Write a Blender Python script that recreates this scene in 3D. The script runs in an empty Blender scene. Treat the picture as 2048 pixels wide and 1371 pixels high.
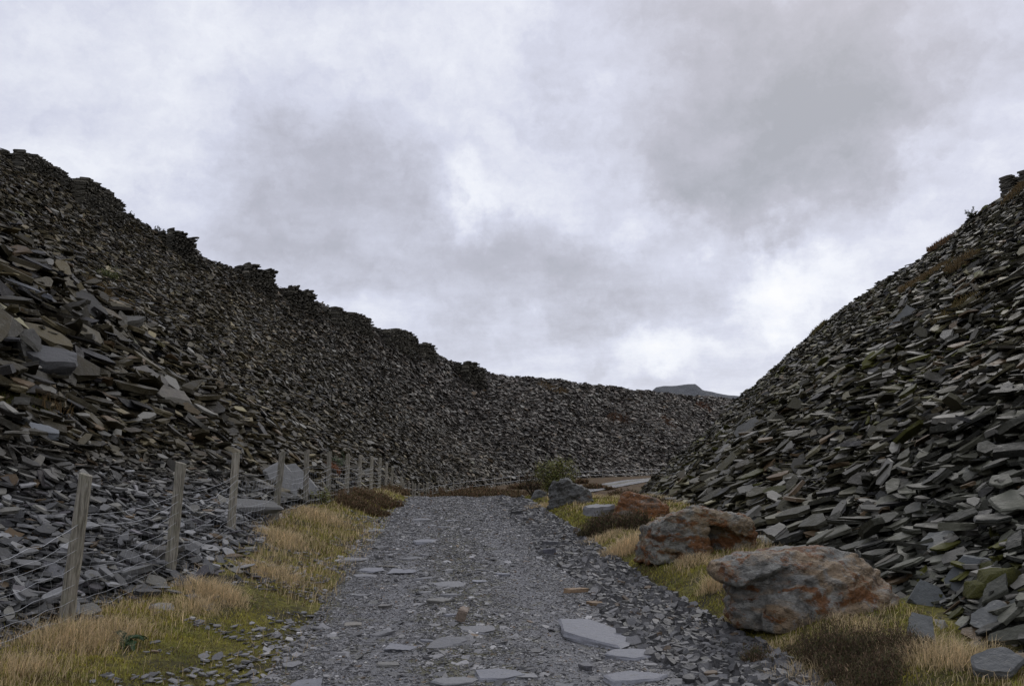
import bpy, bmesh, math, random
import numpy as np
from mathutils import Vector, Matrix
from mathutils.bvhtree import BVHTree

rng = np.random.default_rng(7)
random.seed(7)
scene = bpy.context.scene
COL = scene.collection

# ------------------------------------------------------------------ camera
F = 1595.0                      # focal length in pixels of a 2048 px wide picture
PITCH = math.atan((930 - 685.5) / F)
EYE = Vector((0.0, 0.0, 1.6))
cam = bpy.data.cameras.new("camera")
cam.sensor_width = 36.0
cam.lens = F / 2048 * 36.0
cam.clip_start = 0.05
cam.clip_end = 6000
camo = bpy.data.objects.new("camera", cam)
COL.objects.link(camo)
camo.location = EYE
camo.rotation_euler = (math.pi / 2 + PITCH, 0, 0)
scene.camera = camo
CP, SP = math.cos(PITCH), math.sin(PITCH)


def ray(px, py):
    u = (px - 1024) / F
    v = (685.5 - py) / F
    return Vector((u, CP - v * SP, v * CP + SP))


def unproj(px, py, d):
    r = ray(px, py)
    return EYE + r * (d / r.y)


def unproj_z(px, py, z):
    r = ray(px, py)
    return EYE + r * ((z - EYE.z) / r.z)


def project(P):
    """world points (n,3) -> picture px,py (2048 frame) and depth"""
    x = P[:, 0]
    dy = P[:, 1]
    dz = P[:, 2] - EYE.z
    f = dy * CP + dz * SP
    up = -dy * SP + dz * CP
    fs = np.where(f > 0.05, f, 0.05)
    return 1024 + F * x / fs, 685.5 - F * up / fs, f


# ------------------------------------------------------------------ world, sun, exposure
SUN_EL, SUN_AZ = math.radians(38), math.radians(25)     # azimuth measured from +Y to +X
world = bpy.data.worlds.new("World")
scene.world = world
world.use_nodes = True
wn, wl = world.node_tree.nodes, world.node_tree.links
wn.clear()


def N(nodes, typ, **kw):
    n = nodes.new(typ)
    for k, v in kw.items():
        setattr(n, k, v)
    return n


wo = N(wn, "ShaderNodeOutputWorld")
bg = N(wn, "ShaderNodeBackground")
bg.inputs["Strength"].default_value = 0.1
wl.new(bg.outputs[0], wo.inputs[0])
sky = N(wn, "ShaderNodeTexSky", sky_type="NISHITA", sun_disc=False)
sky.sun_elevation = SUN_EL
sky.sun_rotation = SUN_AZ
tc = N(wn, "ShaderNodeTexCoord")


def wmath(op, a, b=None, c=None):
    n = N(wn, "ShaderNodeMath", operation=op)
    for i, v in enumerate((a, b, c)):
        if v is None:
            continue
        if isinstance(v, (int, float)):
            n.inputs[i].default_value = v
        else:
            wl.new(v, n.inputs[i])
    return n.outputs[0]


def wvec(op, a, b):
    n = N(wn, "ShaderNodeVectorMath", operation=op)
    for i, v in enumerate((a, b)):
        if isinstance(v, (tuple, Vector)):
            n.inputs[i].default_value = tuple(v)
        else:
            wl.new(v, n.inputs[i])
    return n.outputs["Value" if op in ("LENGTH", "DISTANCE", "DOT_PRODUCT") else 0]


def wnoise(vec, scale, detail, rough=0.55, out="Fac"):
    n = N(wn, "ShaderNodeTexNoise")
    n.inputs["Scale"].default_value = scale
    n.inputs["Detail"].default_value = detail
    n.inputs["Roughness"].default_value = rough
    wl.new(vec, n.inputs["Vector"])
    return n.outputs[out]


gen = tc.outputs["Generated"]
wc = wvec("SUBTRACT", wnoise(gen, 3.6, 10, 0.62, "Color"), (0.5, 0.5, 0.5))
sc_ = N(wn, "ShaderNodeVectorMath", operation="SCALE")
sc_.inputs["Scale"].default_value = 0.4
wl.new(wc, sc_.inputs[0])
wdir = wvec("ADD", gen, sc_.outputs[0])
# cloud masses: (px, py, radius x, radius y, tilt weight, value)   value<0 darker, >0 brighter
masses = [
    (1540, 330, 0.16, 0.14, -0.36), (1800, 60, 0.30, 0.16, -0.25), (1420, 110, 0.20, 0.16, -0.14),
    (1740, 200, 0.14, 0.10, -0.07), (640, 400, 0.24, 0.10, -0.20), (420, 430, 0.14, 0.07, -0.12),
    (1180, 600, 0.22, 0.08, -0.22), (860, 560, 0.2, 0.08, -0.10), (1010, 435, 0.10, 0.045, 0.44),
    (1580, 570, 0.10, 0.065, 0.42), (1330, 480, 0.07, 0.05, 0.26), (1330, 745, 0.10, 0.035, 0.25),
    (250, 340, 0.12, 0.06, 0.14), (1930, 330, 0.14, 0.12, 0.10), (700, 130, 0.5, 0.14, 0.03),
    (1250, 340, 0.12, 0.12, -0.03), (60, 120, 0.25, 0.2, 0.05), (900, 180, .3, .15, .10),
]
tot = 0.57
for (px, py, rx, ry, val) in masses:
    c = ray(px, py).normalized()
    d = wvec("SUBTRACT", wdir, c)
    d = wvec("MULTIPLY", d, (1 / rx, 1 / max(rx, ry), 1 / ry))
    L = wvec("LENGTH", d, (0, 0, 0))
    mr = N(wn, "ShaderNodeMapRange", interpolation_type="SMOOTHERSTEP")
    wl.new(L, mr.inputs["Value"])
    mr.inputs["From Min"].default_value = -0.1
    mr.inputs["From Max"].default_value = 1.5
    mr.inputs["To Min"].default_value = val * 1.15
    mr.inputs["To Max"].default_value = 0.0
    tot = wmath("ADD", tot, mr.outputs[0])
# drifting cloud-deck detail, stretched on a flat layer overhead
sep = N(wn, "ShaderNodeSeparateXYZ")
wl.new(gen, sep.inputs[0])
zz = wmath("ADD", wmath("MAXIMUM", sep.outputs[2], 0.0), 0.22)
cmb = N(wn, "ShaderNodeCombineXYZ")
wl.new(wmath("DIVIDE", sep.outputs[0], zz), cmb.inputs[0])
wl.new(wmath("DIVIDE", sep.outputs[1], zz), cmb.inputs[1])
n1 = wnoise(cmb.outputs[0], 2.1, 12, 0.64)
n2 = wnoise(wdir, 7.0, 10, 0.64)
tot = wmath("ADD", tot, wmath("MULTIPLY", wmath("SUBTRACT", n1, 0.5), 0.85))
tot = wmath("ADD", tot, wmath("MULTIPLY", wmath("SUBTRACT", n2, 0.5), 0.65))
ramp = N(wn, "ShaderNodeValToRGB")
wl.new(tot, ramp.inputs[0])
cr = ramp.color_ramp
cr.elements[0].position = 0.0
cr.elements[0].color = (0.385, 0.40, 0.45, 1)
cr.elements[1].position = 1.0
cr.elements[1].color = (0.99, 0.99, 1.0, 1)
e = cr.elements.new(0.27); e.color = (0.50, 0.505, 0.58, 1)
e = cr.elements.new(0.55); e.color = (0.68, 0.70, 0.82, 1)
e = cr.elements.new(0.80); e.color = (0.88, 0.90, 0.97, 1)
sc10 = N(wn, "ShaderNodeVectorMath", operation="SCALE")
sc10.inputs["Scale"].default_value = 10.0
wl.new(ramp.outputs[0], sc10.inputs[0])
mx = N(wn, "ShaderNodeMix", data_type="RGBA")
mx.inputs["Factor"].default_value = 0.93
wl.new(sky.outputs[0], mx.inputs["A"])
wl.new(sc10.outputs[0], mx.inputs["B"])
wl.new(mx.outputs["Result"], bg.inputs["Color"])

sun = bpy.data.lights.new("sun", "SUN")
sun.energy = 0.7
sun.angle = math.radians(25)
sun.color = (1.0, 0.96, 0.9)
suno = bpy.data.objects.new("sun", sun)
COL.objects.link(suno)
sd = Vector((math.sin(SUN_AZ) * math.cos(SUN_EL), math.cos(SUN_AZ) * math.cos(SUN_EL), math.sin(SUN_EL)))
suno.rotation_euler = (-sd).to_track_quat("-Z", "Y").to_euler()
suno.location = sd * 300
scene.view_settings.view_transform = "Standard"
scene.view_settings.look = "None"
scene.view_settings.exposure = 0.0
scene.view_settings.gamma = 1.0


# ------------------------------------------------------------------ numpy noise
def _h(ix, iy, iz, s):
    n = (ix * 374761393 + iy * 668265263 + iz * 1442695041 + s * 974634533) & 0xFFFFFFFF
    n = ((n ^ (n >> 13)) * 1274126177) & 0xFFFFFFFF
    n = (n ^ (n >> 16)) & 0xFFFFFFFF
    return n.astype(np.float64) / 0xFFFFFFFF


def vnoise(P, s=0):
    P = np.asarray(P, float)
    i = np.floor(P).astype(np.int64)
    f = P - i
    f = f * f * (3 - 2 * f)
    out = 0
    for dx in (0, 1):
        for dy in (0, 1):
            for dz in (0, 1):
                w = (f[:, 0] if dx else 1 - f[:, 0]) * (f[:, 1] if dy else 1 - f[:, 1]) * (f[:, 2] if dz else 1 - f[:, 2])
                out = out + w * _h(i[:, 0] + dx, i[:, 1] + dy, i[:, 2] + dz, s)
    return out * 2 - 1


def fbm(P, octs=4, s=0, gain=0.5):
    P = np.asarray(P, float)
    a, t, n = 1.0, 0.0, 0.0
    for o in range(octs):
        t = t + a * vnoise(P * (2.03 ** o) + o * 17.3, s + o)
        n += a
        a *= gain
    return t / n


def fbm2(x, y, sc, octs=4, s=0):
    x = np.asarray(x, float); y = np.asarray(y, float)
    x, y = np.broadcast_arrays(x, y)
    return fbm(np.stack([x.ravel() * sc, y.ravel() * sc, np.zeros(x.size) + .37], 1), octs, s).reshape(x.shape)


def sstep(a, b, x):
    t = np.clip((np.asarray(x, float) - a) / (b - a), 0, 1)
    return t * t * (3 - 2 * t)


# ------------------------------------------------------------------ mesh helpers
def tag(o, label=None, cat=None, group=None, kind=None):
    if label: o["label"] = label
    if cat: o["category"] = cat
    if group: o["group"] = group
    if kind: o["kind"] = kind
    return o


def link(name, me, mat=None, parent=None):
    o = bpy.data.objects.new(name, me)
    COL.objects.link(o)
    if mat is not None and me is not None and not len(me.materials):
        me.materials.append(mat)
    if parent is not None:
        o.parent = parent
    return o


def empty(name, loc, rz=0.0):
    o = bpy.data.objects.new(name, None)
    o.empty_display_size = 0.2
    COL.objects.link(o)
    o.location = loc
    o.rotation_euler = (0, 0, rz)
    return o


def mesh_np(name, V, loops, lens, col=None, smooth=False):
    me = bpy.data.meshes.new(name)
    V = np.ascontiguousarray(V, np.float32)
    loops = np.ascontiguousarray(loops, np.int32).ravel()
    lens = np.ascontiguousarray(lens, np.int32).ravel()
    me.vertices.add(len(V))
    me.vertices.foreach_set("co", V.ravel())
    me.loops.add(len(loops))
    me.loops.foreach_set("vertex_index", loops)
    me.polygons.add(len(lens))
    st = np.concatenate([[0], np.cumsum(lens)[:-1]]).astype(np.int32)
    me.polygons.foreach_set("loop_start", st)
    me.polygons.foreach_set("loop_total", lens)
    me.polygons.foreach_set("use_smooth", np.full(len(lens), smooth))
    if col is not None:
        a = me.color_attributes.new("col", "FLOAT_COLOR", "POINT")
        c = np.ones((len(V), 4), np.float32)
        c[:, :3] = col
        a.data.foreach_set("color", c.ravel())
    me.update(calc_edges=True)
    me.validate()
    return me


def grid_mesh(name, P, smooth=True):
    n, m, _ = P.shape
    idx = np.arange(n * m).reshape(n, m)
    q = np.stack([idx[:-1, :-1], idx[1:, :-1], idx[1:, 1:], idx[:-1, 1:]], -1).reshape(-1, 4)
    return mesh_np(name, P.reshape(-1, 3), q, np.full(len(q), 4), smooth=smooth)


def slab_geo(P, n, t, a, b, th, K=7, r=None, jag=0.27, topin=0.93):
    """irregular flat plates: P centre, n plate normal, t long axis, a/b half sizes, th thickness -> V, loops, lens"""
    r = r or rng
    M = len(P)
    s = np.cross(n, t)
    ang = (np.arange(K)[None, :] + r.uniform(-.36, .36, (M, K))) * (2 * np.pi / K) + r.uniform(0, 6.28, (M, 1))
    rad = 1 + r.uniform(-jag, jag, (M, K))
    ca, sa = np.cos(ang), np.sin(ang)
    sq = 1 / np.maximum(np.abs(ca), np.abs(sa)) ** r.uniform(0.2, 0.95, (M, 1))     # toward a rectangle
    x = ca * rad * sq * a[:, None]
    y = sa * rad * sq * b[:, None]
    tx = topin + r.uniform(-.13, .07, (M, K))
    bx = 0.95 + r.uniform(-.2, .06, (M, K))
    tilt = r.uniform(-.25, .25, (M, 1)) * ca * th[:, None]
    zt = th[:, None] * 0.5 + tilt
    zb = -th[:, None] * 0.5 + tilt

    def ring(f, z):
        return P[:, None, :] + (x * f)[..., None] * t[:, None, :] + (y * f)[..., None] * s[:, None, :] + (z + 0 * x)[..., None] * n[:, None, :]
    V = np.concatenate([ring(tx, zt), ring(bx, zb)], 1).reshape(-1, 3)
    base = []
    base += list(range(K))
    base += [K + i for i in reversed(range(K))]
    for i in range(K):
        j = (i + 1) % K
        base += [i, K + i, K + j, j]
    lens = [K, K] + [4] * K
    L = (np.arange(M)[:, None] * (2 * K) + np.array(base)[None, :])
    return V, L, np.tile(lens, M), 2 * K


def frame(n, t):
    n = n / np.linalg.norm(n, axis=1, keepdims=True)
    t = t - n * (t * n).sum(1, keepdims=True)
    t = t / np.maximum(np.linalg.norm(t, axis=1, keepdims=True), 1e-6)
    return n, t


# ------------------------------------------------------------------ materials
def new_mat(name):
    m = bpy.data.materials.new(name)
    m.use_nodes = True
    nt = m.node_tree
    nt.nodes.clear()
    out = nt.nodes.new("ShaderNodeOutputMaterial")
    bs = nt.nodes.new("ShaderNodeBsdfPrincipled")
    nt.links.new(bs.outputs[0], out.inputs[0])
    return m, nt, bs


class G_:
    def __init__(s, nt): s.nt = nt
    def n(s, typ, **kw): return N(s.nt.nodes, typ, **kw)
    def set(s, sock, v):
        if isinstance(v, (int, float)): sock.default_value = v
        elif isinstance(v, (tuple, list)): sock.default_value = tuple(v) + ((1,) if len(v) == 3 and sock.type == "RGBA" else ())
        else: s.nt.links.new(v, sock)
    def pos(s, scale=(1, 1, 1), obj=False):
        src = s.n("ShaderNodeTexCoord").outputs["Object"] if obj else s.n("ShaderNodeNewGeometry").outputs["Position"]
        m = s.n("ShaderNodeMapping"); s.set(m.inputs["Vector"], src); m.inputs["Scale"].default_value = scale
        return m.outputs[0]
    def noise(s, v, sc, det=4, ro=.55, dist=0.0):
        t = s.n("ShaderNodeTexNoise"); s.set(t.inputs["Vector"], v)
        t.inputs["Scale"].default_value = sc; t.inputs["Detail"].default_value = det
        t.inputs["Roughness"].default_value = ro; t.inputs["Distortion"].default_value = dist
        return t.outputs["Fac"]
    def voro(s, v, sc, out="Color", feature="F1"):
        t = s.n("ShaderNodeTexVoronoi", feature=feature); s.set(t.inputs["Vector"], v); t.inputs["Scale"].default_value = sc
        return t.outputs[out]
    def mr(s, v, a, b, c=0.0, d=1.0):
        t = s.n("ShaderNodeMapRange"); s.set(t.inputs["Value"], v)
        for k, x in zip(("From Min", "From Max", "To Min", "To Max"), (a, b, c, d)): t.inputs[k].default_value = x
        return t.outputs[0]
    def math(s, op, a, b=0.0):
        t = s.n("ShaderNodeMath", operation=op); s.set(t.inputs[0], a); s.set(t.inputs[1], b); return t.outputs[0]
    def mix(s, f, a, b, mode="MIX"):
        t = s.n("ShaderNodeMix", data_type="RGBA", blend_type=mode)
        s.set(t.inputs["Factor"], f); s.set(t.inputs["A"], a); s.set(t.inputs["B"], b); return t.outputs["Result"]
    def bump(s, h, dist, st=1.0):
        t = s.n("ShaderNodeBump"); s.set(t.inputs["Height"], h); t.inputs["Distance"].default_value = dist; t.inputs["Strength"].default_value = st
        return t.outputs[0]


def slate_mat(name, source, rough=(0.45, 0.72), lichen=0.5, tint=1.0):
    m, nt, bs = new_mat(name)
    g = G_(nt)
    if source == "attr":
        a = g.n("ShaderNodeAttribute"); a.attribute_name = "col"; base = a.outputs["Color"]
        p = g.pos()
    else:
        oi = g.n("ShaderNodeObjectInfo"); base = oi.outputs["Color"]
        p = g.pos()
    n1 = g.noise(p, 6, 5, .6)
    n2 = g.noise(p, 34, 3, .6)
    c = g.mix(1.0, base, g.mix(n1, (.62, .62, .62), (1.35, 1.33, 1.28)), "MULTIPLY")
    c = g.mix(1.0, c, g.mix(n2, (.75, .75, .75), (1.22, 1.22, 1.22)), "MULTIPLY")
    # pale lichen crusts
    li = g.mr(g.noise(p, 17, 5, .65), .60, .68, 0, lichen)
    c = g.mix(li, c, (.15, .145, .11))
    g.set(bs.inputs["Base Color"], c)
    g.set(bs.inputs["Roughness"], g.mr(n1, .3, .7, *rough))
    bs.inputs["Specular IOR Level"].default_value = 0.4 if name == "gravel" else 0.2
    h = g.math("ADD", g.noise(p, 12, 5, .6), g.math("MULTIPLY", n2, .35))
    g.set(bs.inputs["Normal"], g.bump(h, .02, .8))
    return m


M_SLATE = slate_mat("slate", "attr")
M_SLAB = slate_mat("slate_slab", "obj")
M_GRAVEL = slate_mat("gravel", "attr", (0.45, 0.7), 0.15)


def mat_bank():
    m, nt, bs = new_mat("debris_gap_shade")
    g = G_(nt); p = g.pos()
    v = g.voro(g.pos((1, 1, 2.2)), 3.5)
    c = g.mix(g.noise(p, 2.5, 6, .7), (.006, .0055, .004), (.022, .02, .014))  # near-black debris: shade in the gaps between slates is put into this colour
    c = g.mix(.45, c, g.mix(1.0, v, (.03, .028, .022), "MULTIPLY"))
    g.set(bs.inputs["Base Color"], c)
    bs.inputs["Roughness"].default_value = .85
    g.set(bs.inputs["Normal"], g.bump(g.noise(p, 5, 6, .7), .15))
    return m


def mat_ground():
    m, nt, bs = new_mat("mossy_ground")
    g = G_(nt); p = g.pos()
    n1 = g.noise(p, 1.3, 5, .62); n2 = g.noise(p, 14, 5, .65); n3 = g.noise(p, 90, 3, .6)
    c = g.mix(g.mr(n2, .35, .65), (.07, .06, .02), (.26, .235, .048))
    c = g.mix(g.mr(n1, .46, .62), c, (.052, .046, .026))
    sx = g.n("ShaderNodeSeparateXYZ"); g.set(sx.inputs[0], p)
    c = g.mix(g.mr(g.math("ADD", sx.outputs[1], g.math("MULTIPLY", n1, 14.0)), 38, 48), c, g.mix(g.mr(n1, .4, .6), (.075, .042, .024), (.12, .085, .038)))
    c = g.mix(1.0, c, g.mix(n3, (.6, .6, .6), (1.3, 1.3, 1.3)), "MULTIPLY")
    g.set(bs.inputs["Base Color"], c)
    bs.inputs["Roughness"].default_value = .9
    bs.inputs["Specular IOR Level"].default_value = .2
    h = g.math("ADD", g.noise(p, 22, 5, .7), g.math("MULTIPLY", n3, .4))
    g.set(bs.inputs["Normal"], g.bump(h, .04))
    return m


def mat_track():
    m, nt, bs = new_mat("track_gravel")
    g = G_(nt); p = g.pos()
    v1 = g.voro(p, 70); v2 = g.voro(p, 28)
    d1 = g.voro(p, 70, "Distance"); d2 = g.voro(p, 28, "Distance")
    s1 = g.n("ShaderNodeSeparateColor"); g.set(s1.inputs[0], v1)
    s2 = g.n("ShaderNodeSeparateColor"); g.set(s2.inputs[0], v2)
    c = g.mix(g.mr(s1.outputs[0], 0, 1), (.065, .065, .069), (.225, .225, .232))
    c = g.mix(g.mr(s2.outputs[1], .6, .95), c, (.25, .25, .255))
    c = g.mix(g.mr(s1.outputs[1], .955, .97), c, (.30, .30, .29))
    c = g.mix(g.mr(s1.outputs[2], .96, .975), c, (.17, .125, .085))
    ns = g.noise(g.pos((1, .35, 1)), 1.4, 5, .6)
    c = g.mix(1.0, c, g.mix(ns, (.68, .68, .70), (1.28, 1.28, 1.26)), "MULTIPLY")
    # mossy growth between the wheel ruts
    at = g.n("ShaderNodeAttribute"); at.attribute_name = "col"
    sa = g.n("ShaderNodeSeparateColor"); g.set(sa.inputs[0], at.outputs["Color"])
    c = g.mix(g.math("MULTIPLY", sa.outputs[0], .42), c, g.mix(g.noise(p, 55, 3, .6), (.09, .09, .097), (.23, .23, .24)))
    mo = g.math("MULTIPLY", g.mr(g.math("ADD", g.noise(p, 2.6, 6, .7), g.math("MULTIPLY", sa.outputs[1], .23)), .55, .65), .85)
    c = g.mix(mo, c, g.mix(g.noise(p, 40, 3, .6), (.045, .04, .014), (.12, .11, .03)))
    g.set(bs.inputs["Base Color"], c)
    g.set(bs.inputs["Roughness"], g.mr(ns, .3, .7, .45, .75))
    bs.inputs["Specular IOR Level"].default_value = .4
    h = g.math("SUBTRACT", g.math("MULTIPLY", g.noise(p, 120, 3, .6), .3), g.math("ADD", d1, d2))
    g.set(bs.inputs["Normal"], g.bump(h, .016))
    return m


def mat_attr(name, rough=.75, trans=0.0, spec=.25):
    m, nt, bs = new_mat(name)
    g = G_(nt)
    a = g.n("ShaderNodeAttribute"); a.attribute_name = "col"
    g.set(bs.inputs["Base Color"], a.outputs["Color"])
    bs.inputs["Roughness"].default_value = rough
    bs.inputs["Specular IOR Level"].default_value = spec
    if trans:
        tr = g.n("ShaderNodeBsdfTranslucent"); g.set(tr.inputs[0], a.outputs["Color"])
        ms = g.n("ShaderNodeMixShader"); ms.inputs[0].default_value = trans
        nt.links.new(bs.outputs[0], ms.inputs[1]); nt.links.new(tr.outputs[0], ms.inputs[2])
        out = [x for x in nt.nodes if x.type == "OUTPUT_MATERIAL"][0]
        nt.links.new(ms.outputs[0], out.inputs[0])
    return m


def mat_wood():
    m, nt, bs = new_mat("weathered_post")
    g = G_(nt)
    oi = g.n("ShaderNodeObjectInfo")
    p = g.pos((1, 1, .08)); q = g.pos()
    n1 = g.noise(p, 60, 5, .65, .6); n2 = g.noise(q, 9, 4, .6)
    c = g.mix(g.mr(n1, .38, .60), (.14, .125, .095), (.40, .37, .30))
    c = g.mix(g.mr(n2, .5, .7, 0, .55), c, (.22, .22, .14))
    c = g.mix(1.0, c, g.mix(oi.outputs["Random"], (.8, .8, .8), (1.15, 1.13, 1.1)), "MULTIPLY")
    g.set(bs.inputs["Base Color"], c)
    bs.inputs["Roughness"].default_value = .8
    g.set(bs.inputs["Normal"], g.bump(n1, .012))
    return m


def mat_boulder(name, rust=.5, grey=(.15, .15, .14), tone=1.0, tan=(.20, .165, .12)):
    m, nt, bs = new_mat(name)
    g = G_(nt)
    p = g.pos(obj=True)
    mp = g.n("ShaderNodeMapping"); g.set(mp.inputs[0], p); mp.inputs["Rotation"].default_value = (0, math.radians(28), 0); mp.inputs["Scale"].default_value = (1, 1, 2.0)
    ps = mp.outputs[0]
    n1 = g.noise(ps, 2.6, 7, .68, .5); n2 = g.noise(p, 7, 6, .65); n3 = g.noise(p, 30, 4, .65); n4 = g.noise(ps, 1.3, 5, .6, .8)
    c = g.mix(g.mr(n2, .35, .65), tuple(x * .42 for x in grey), tuple(x * 1.15 for x in grey))
    c = g.mix(g.mr(n4, .45, .54, 0, .8), c, g.mix(n3, tuple(x * .65 for x in tan), tuple(x * 1.45 for x in tan)))
    c = g.mix(g.mr(n1, .66 - .22 * rust, .71 - .21 * rust, 0, .9), c, g.mix(n3, (.09, .032, .008), (.31, .125, .03)))
    c = g.mix(g.mr(g.noise(p, 11, 6, .7), .585, .65, 0, .7), c, (.33, .33, .31))
    c = g.mix(g.mr(g.noise(ps, 4.5, 6, .7), .60, .70, 0, .8), c, (.028, .024, .02))
    c = g.mix(1.0, c, g.mix(n3, (.6 * tone,) * 3, (1.35 * tone,) * 3), "MULTIPLY")
    g.set(bs.inputs["Base Color"], c)
    g.set(bs.inputs["Roughness"], g.mr(n2, .3, .7, .5, .8))
    bs.inputs["Specular IOR Level"].default_value = .35
    n5 = g.noise(p, 85, 4, .7)
    c = g.mix(g.mr(n5, .62, .70, 0, .6), c, (.36, .36, .33))
    cr_ = g.mr(g.math("ABSOLUTE", g.math("SUBTRACT", g.noise(ps, 2.2, 6, .62, .6), .5)), .0, .012, 1, 0)
    c = g.mix(g.math("MULTIPLY", cr_, g.mr(n2, .45, .6, 0, .75)), c, (.03, .026, .02))
    g.set(bs.inputs["Base Color"], c)
    h = g.math("ADD", g.noise(ps, 7, 8, .7), g.math("ADD", g.math("MULTIPLY", n3, .4), g.math("MULTIPLY", n5, .15)))
    h = g.math("SUBTRACT", h, g.math("MULTIPLY", cr_, .25))
    g.set(bs.inputs["Normal"], g.bump(h, .09))
    return m


def mat_plain(name, colr, rough=.5, metal=0.0):
    m, nt, bs = new_mat(name)
    bs.inputs["Base Color"].default_value = (*colr, 1)
    bs.inputs["Roughness"].default_value = rough
    bs.inputs["Metallic"].default_value = metal
    return m


M_BANK, M_GROUND, M_TRACK, M_WOOD = mat_bank(), mat_ground(), mat_track(), mat_wood()
M_GRASS = mat_attr("grass_blades", .7, .3)
M_LEAF = mat_attr("leaves", .6, .25)
M_TWIG = mat_attr("heather_twigs", .85, .1)
M_WIRE = mat_plain("galvanised_wire", (.48, .49, .50), .5, .4)

# ------------------------------------------------------------------ lie of the land
_Y = np.linspace(-40, 400, 4401)


def curve(pts, sm=2.0):
    p = np.array(pts, float)
    v = np.interp(_Y, p[:, 0], p[:, 1])
    k = int(sm / .1) * 2 + 1
    w = np.hanning(k + 2)[1:-1]; w /= w.sum()
    vp = np.concatenate([np.full(k // 2, v[0]), v, np.full(k // 2, v[-1])])
    v = np.convolve(vp, w, "valid")
    return lambda y: np.interp(y, _Y, v)


road_z = curve([(-40, 0), (10, 0), (16, .2), (22, .33), (28, .42), (32, .38), (40, -.15), (50, -.75), (60, -.8), (70, -.62), (80, -.42), (92, -.12), (104, .1), (112, .25), (400, .3)], 3)
road_c = curve([(-40, 0), (6, -.1), (12, -.75), (16, -1.05), (30, -2.15), (42, -2.7), (50, -2.0), (56, -.3), (62, 2.2), (70, 5.6), (80, 9.4), (92, 14.4), (104, 22), (112, 34), (130, 60), (400, 300)], 3)
fence_x = curve([(-40, -3.2), (5, -3.55), (6.9, -3.72), (9, -3.75), (12.2, -4.15), (17.4, -4.42), (22.6, -4.6), (30, -4.95), (39, -5.4), (50, -5.9), (62, -6), (74, -3.9), (86, .3), (96, 7), (106, 15.7), (115, 26), (122, 40), (130, 60), (400, 300)], 1)
fence_z = curve([(-40, .2), (6.9, .3), (9, .41), (12.2, .55), (15, .62), (18, .7), (30, .66), (33, .48), (35.6, .33), (39, -.15), (46, -.6), (52, -.75), (60, -.85), (74, -.65), (86, -.35), (96, -.05), (106, .2), (400, .3)], 1)


def Gz(X, Y):
    X = np.asarray(X, float); Y = np.asarray(Y, float)
    rz, rc = road_z(Y), road_c(Y)
    lx, lz = fence_x(Y), fence_z(Y)
    le, re = rc - 1.75, rc + 1.8
    tl = np.clip((le - X) / np.maximum(le - lx, .3), 0, 1)
    tl = tl * tl * (3 - 2 * tl) * .5 + tl * .5
    z = rz + (lz - rz) * tl
    far = sstep(20, 33, Y)
    tr = sstep(.75, 1.5, X - re) * (1 - .8 * far)
    z = z + .2 * tr + (.12 - .22 * far) * sstep(1.4, 3.0, X - re)
    ditch = np.exp(-((X - re - .45) / .35) ** 2)
    z = z - .09 * ditch
    rut = np.exp(-((X - rc - .75) / .3) ** 2) + np.exp(-((X - rc + .85) / .3) ** 2)
    z = z - .035 * rut
    off = np.clip(np.maximum(le - X, X - re - .7), 0, 1)
    z = z + (.02 + .05 * off) * fbm2(X, Y, .9, 4, 3) + .035 * off * fbm2(X, Y, 4, 3, 5)
    return z


def axis(dense_a, dense_b, step, far, g=1.22):
    v = list(np.arange(dense_a, dense_b + 1e-6, step))
    s = step
    while v[-1] < far:
        s *= g; v.append(v[-1] + s)
    s = step; lo = []
    a = dense_a
    while a > -far:
        s *= g; a -= s; lo.append(a)
    return np.array(lo[::-1] + v)


gx = axis(-8, 9, .12, 2500); gy = axis(2, 42, .14, 2500, 1.12)
GX, GY = np.meshgrid(gx, gy, indexing="ij")
gm = grid_mesh("ground", np.stack([GX, GY, Gz(GX, GY)], -1))
ground = tag(link("ground", gm, M_GROUND), "mossy brown-green valley floor and verges", "ground", kind="structure")

# track: a ragged-edged gravel sheet just above the ground
ty = np.concatenate([np.arange(-6, 36, .1), np.arange(36, 125, .5)])
tv = np.linspace(0, 1, 44)
TY, TV = np.meshgrid(ty, tv, indexing="ij")
el = 1.72 + .22 * fbm2(ty, 0 * ty, .9, 4, 11) + .13 * fbm2(ty, 0 * ty, 4, 3, 12)
er = 2.5 + .18 * fbm2(ty, 0 * ty + 5, .8, 4, 13) + .12 * fbm2(ty, 0 * ty + 5, 4, 3, 14)
far = sstep(32, 45, ty)
er = er * (1 - far) + 1.7 * far
TX = road_c(TY) - el[:, None] + (el + er)[:, None] * TV
# beyond the bend lay the strip across its own direction
TZ = Gz(TX, TY) + .014 + .06 * sstep(34, 50, TY) - .03 * (np.abs(TV - .5) > .49)
tm = grid_mesh("track", np.stack([TX, TY, TZ], -1))
rx = (TX - road_c(TY)).ravel()
wob = .25 * fbm2(TX, TY, .5, 3, 15).ravel()
rut = np.exp(-((rx - .75 + wob) / .38) ** 2) + np.exp(-((rx + .85 + wob) / .34) ** 2)
mid = np.exp(-((rx + .1 + wob) / .4) ** 2) + .8 * sstep(-1.35, -1.75, rx + wob)
ca_ = tm.color_attributes.new("col", "FLOAT_COLOR", "POINT")
cv = np.ones((len(rx), 4), np.float32); cv[:, 0] = rut; cv[:, 1] = mid
ca_.data.foreach_set("color", cv.ravel())
track = tag(link("track", tm, M_TRACK), "grey slate-gravel track climbing to a low crest", "track", kind="structure")

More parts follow.
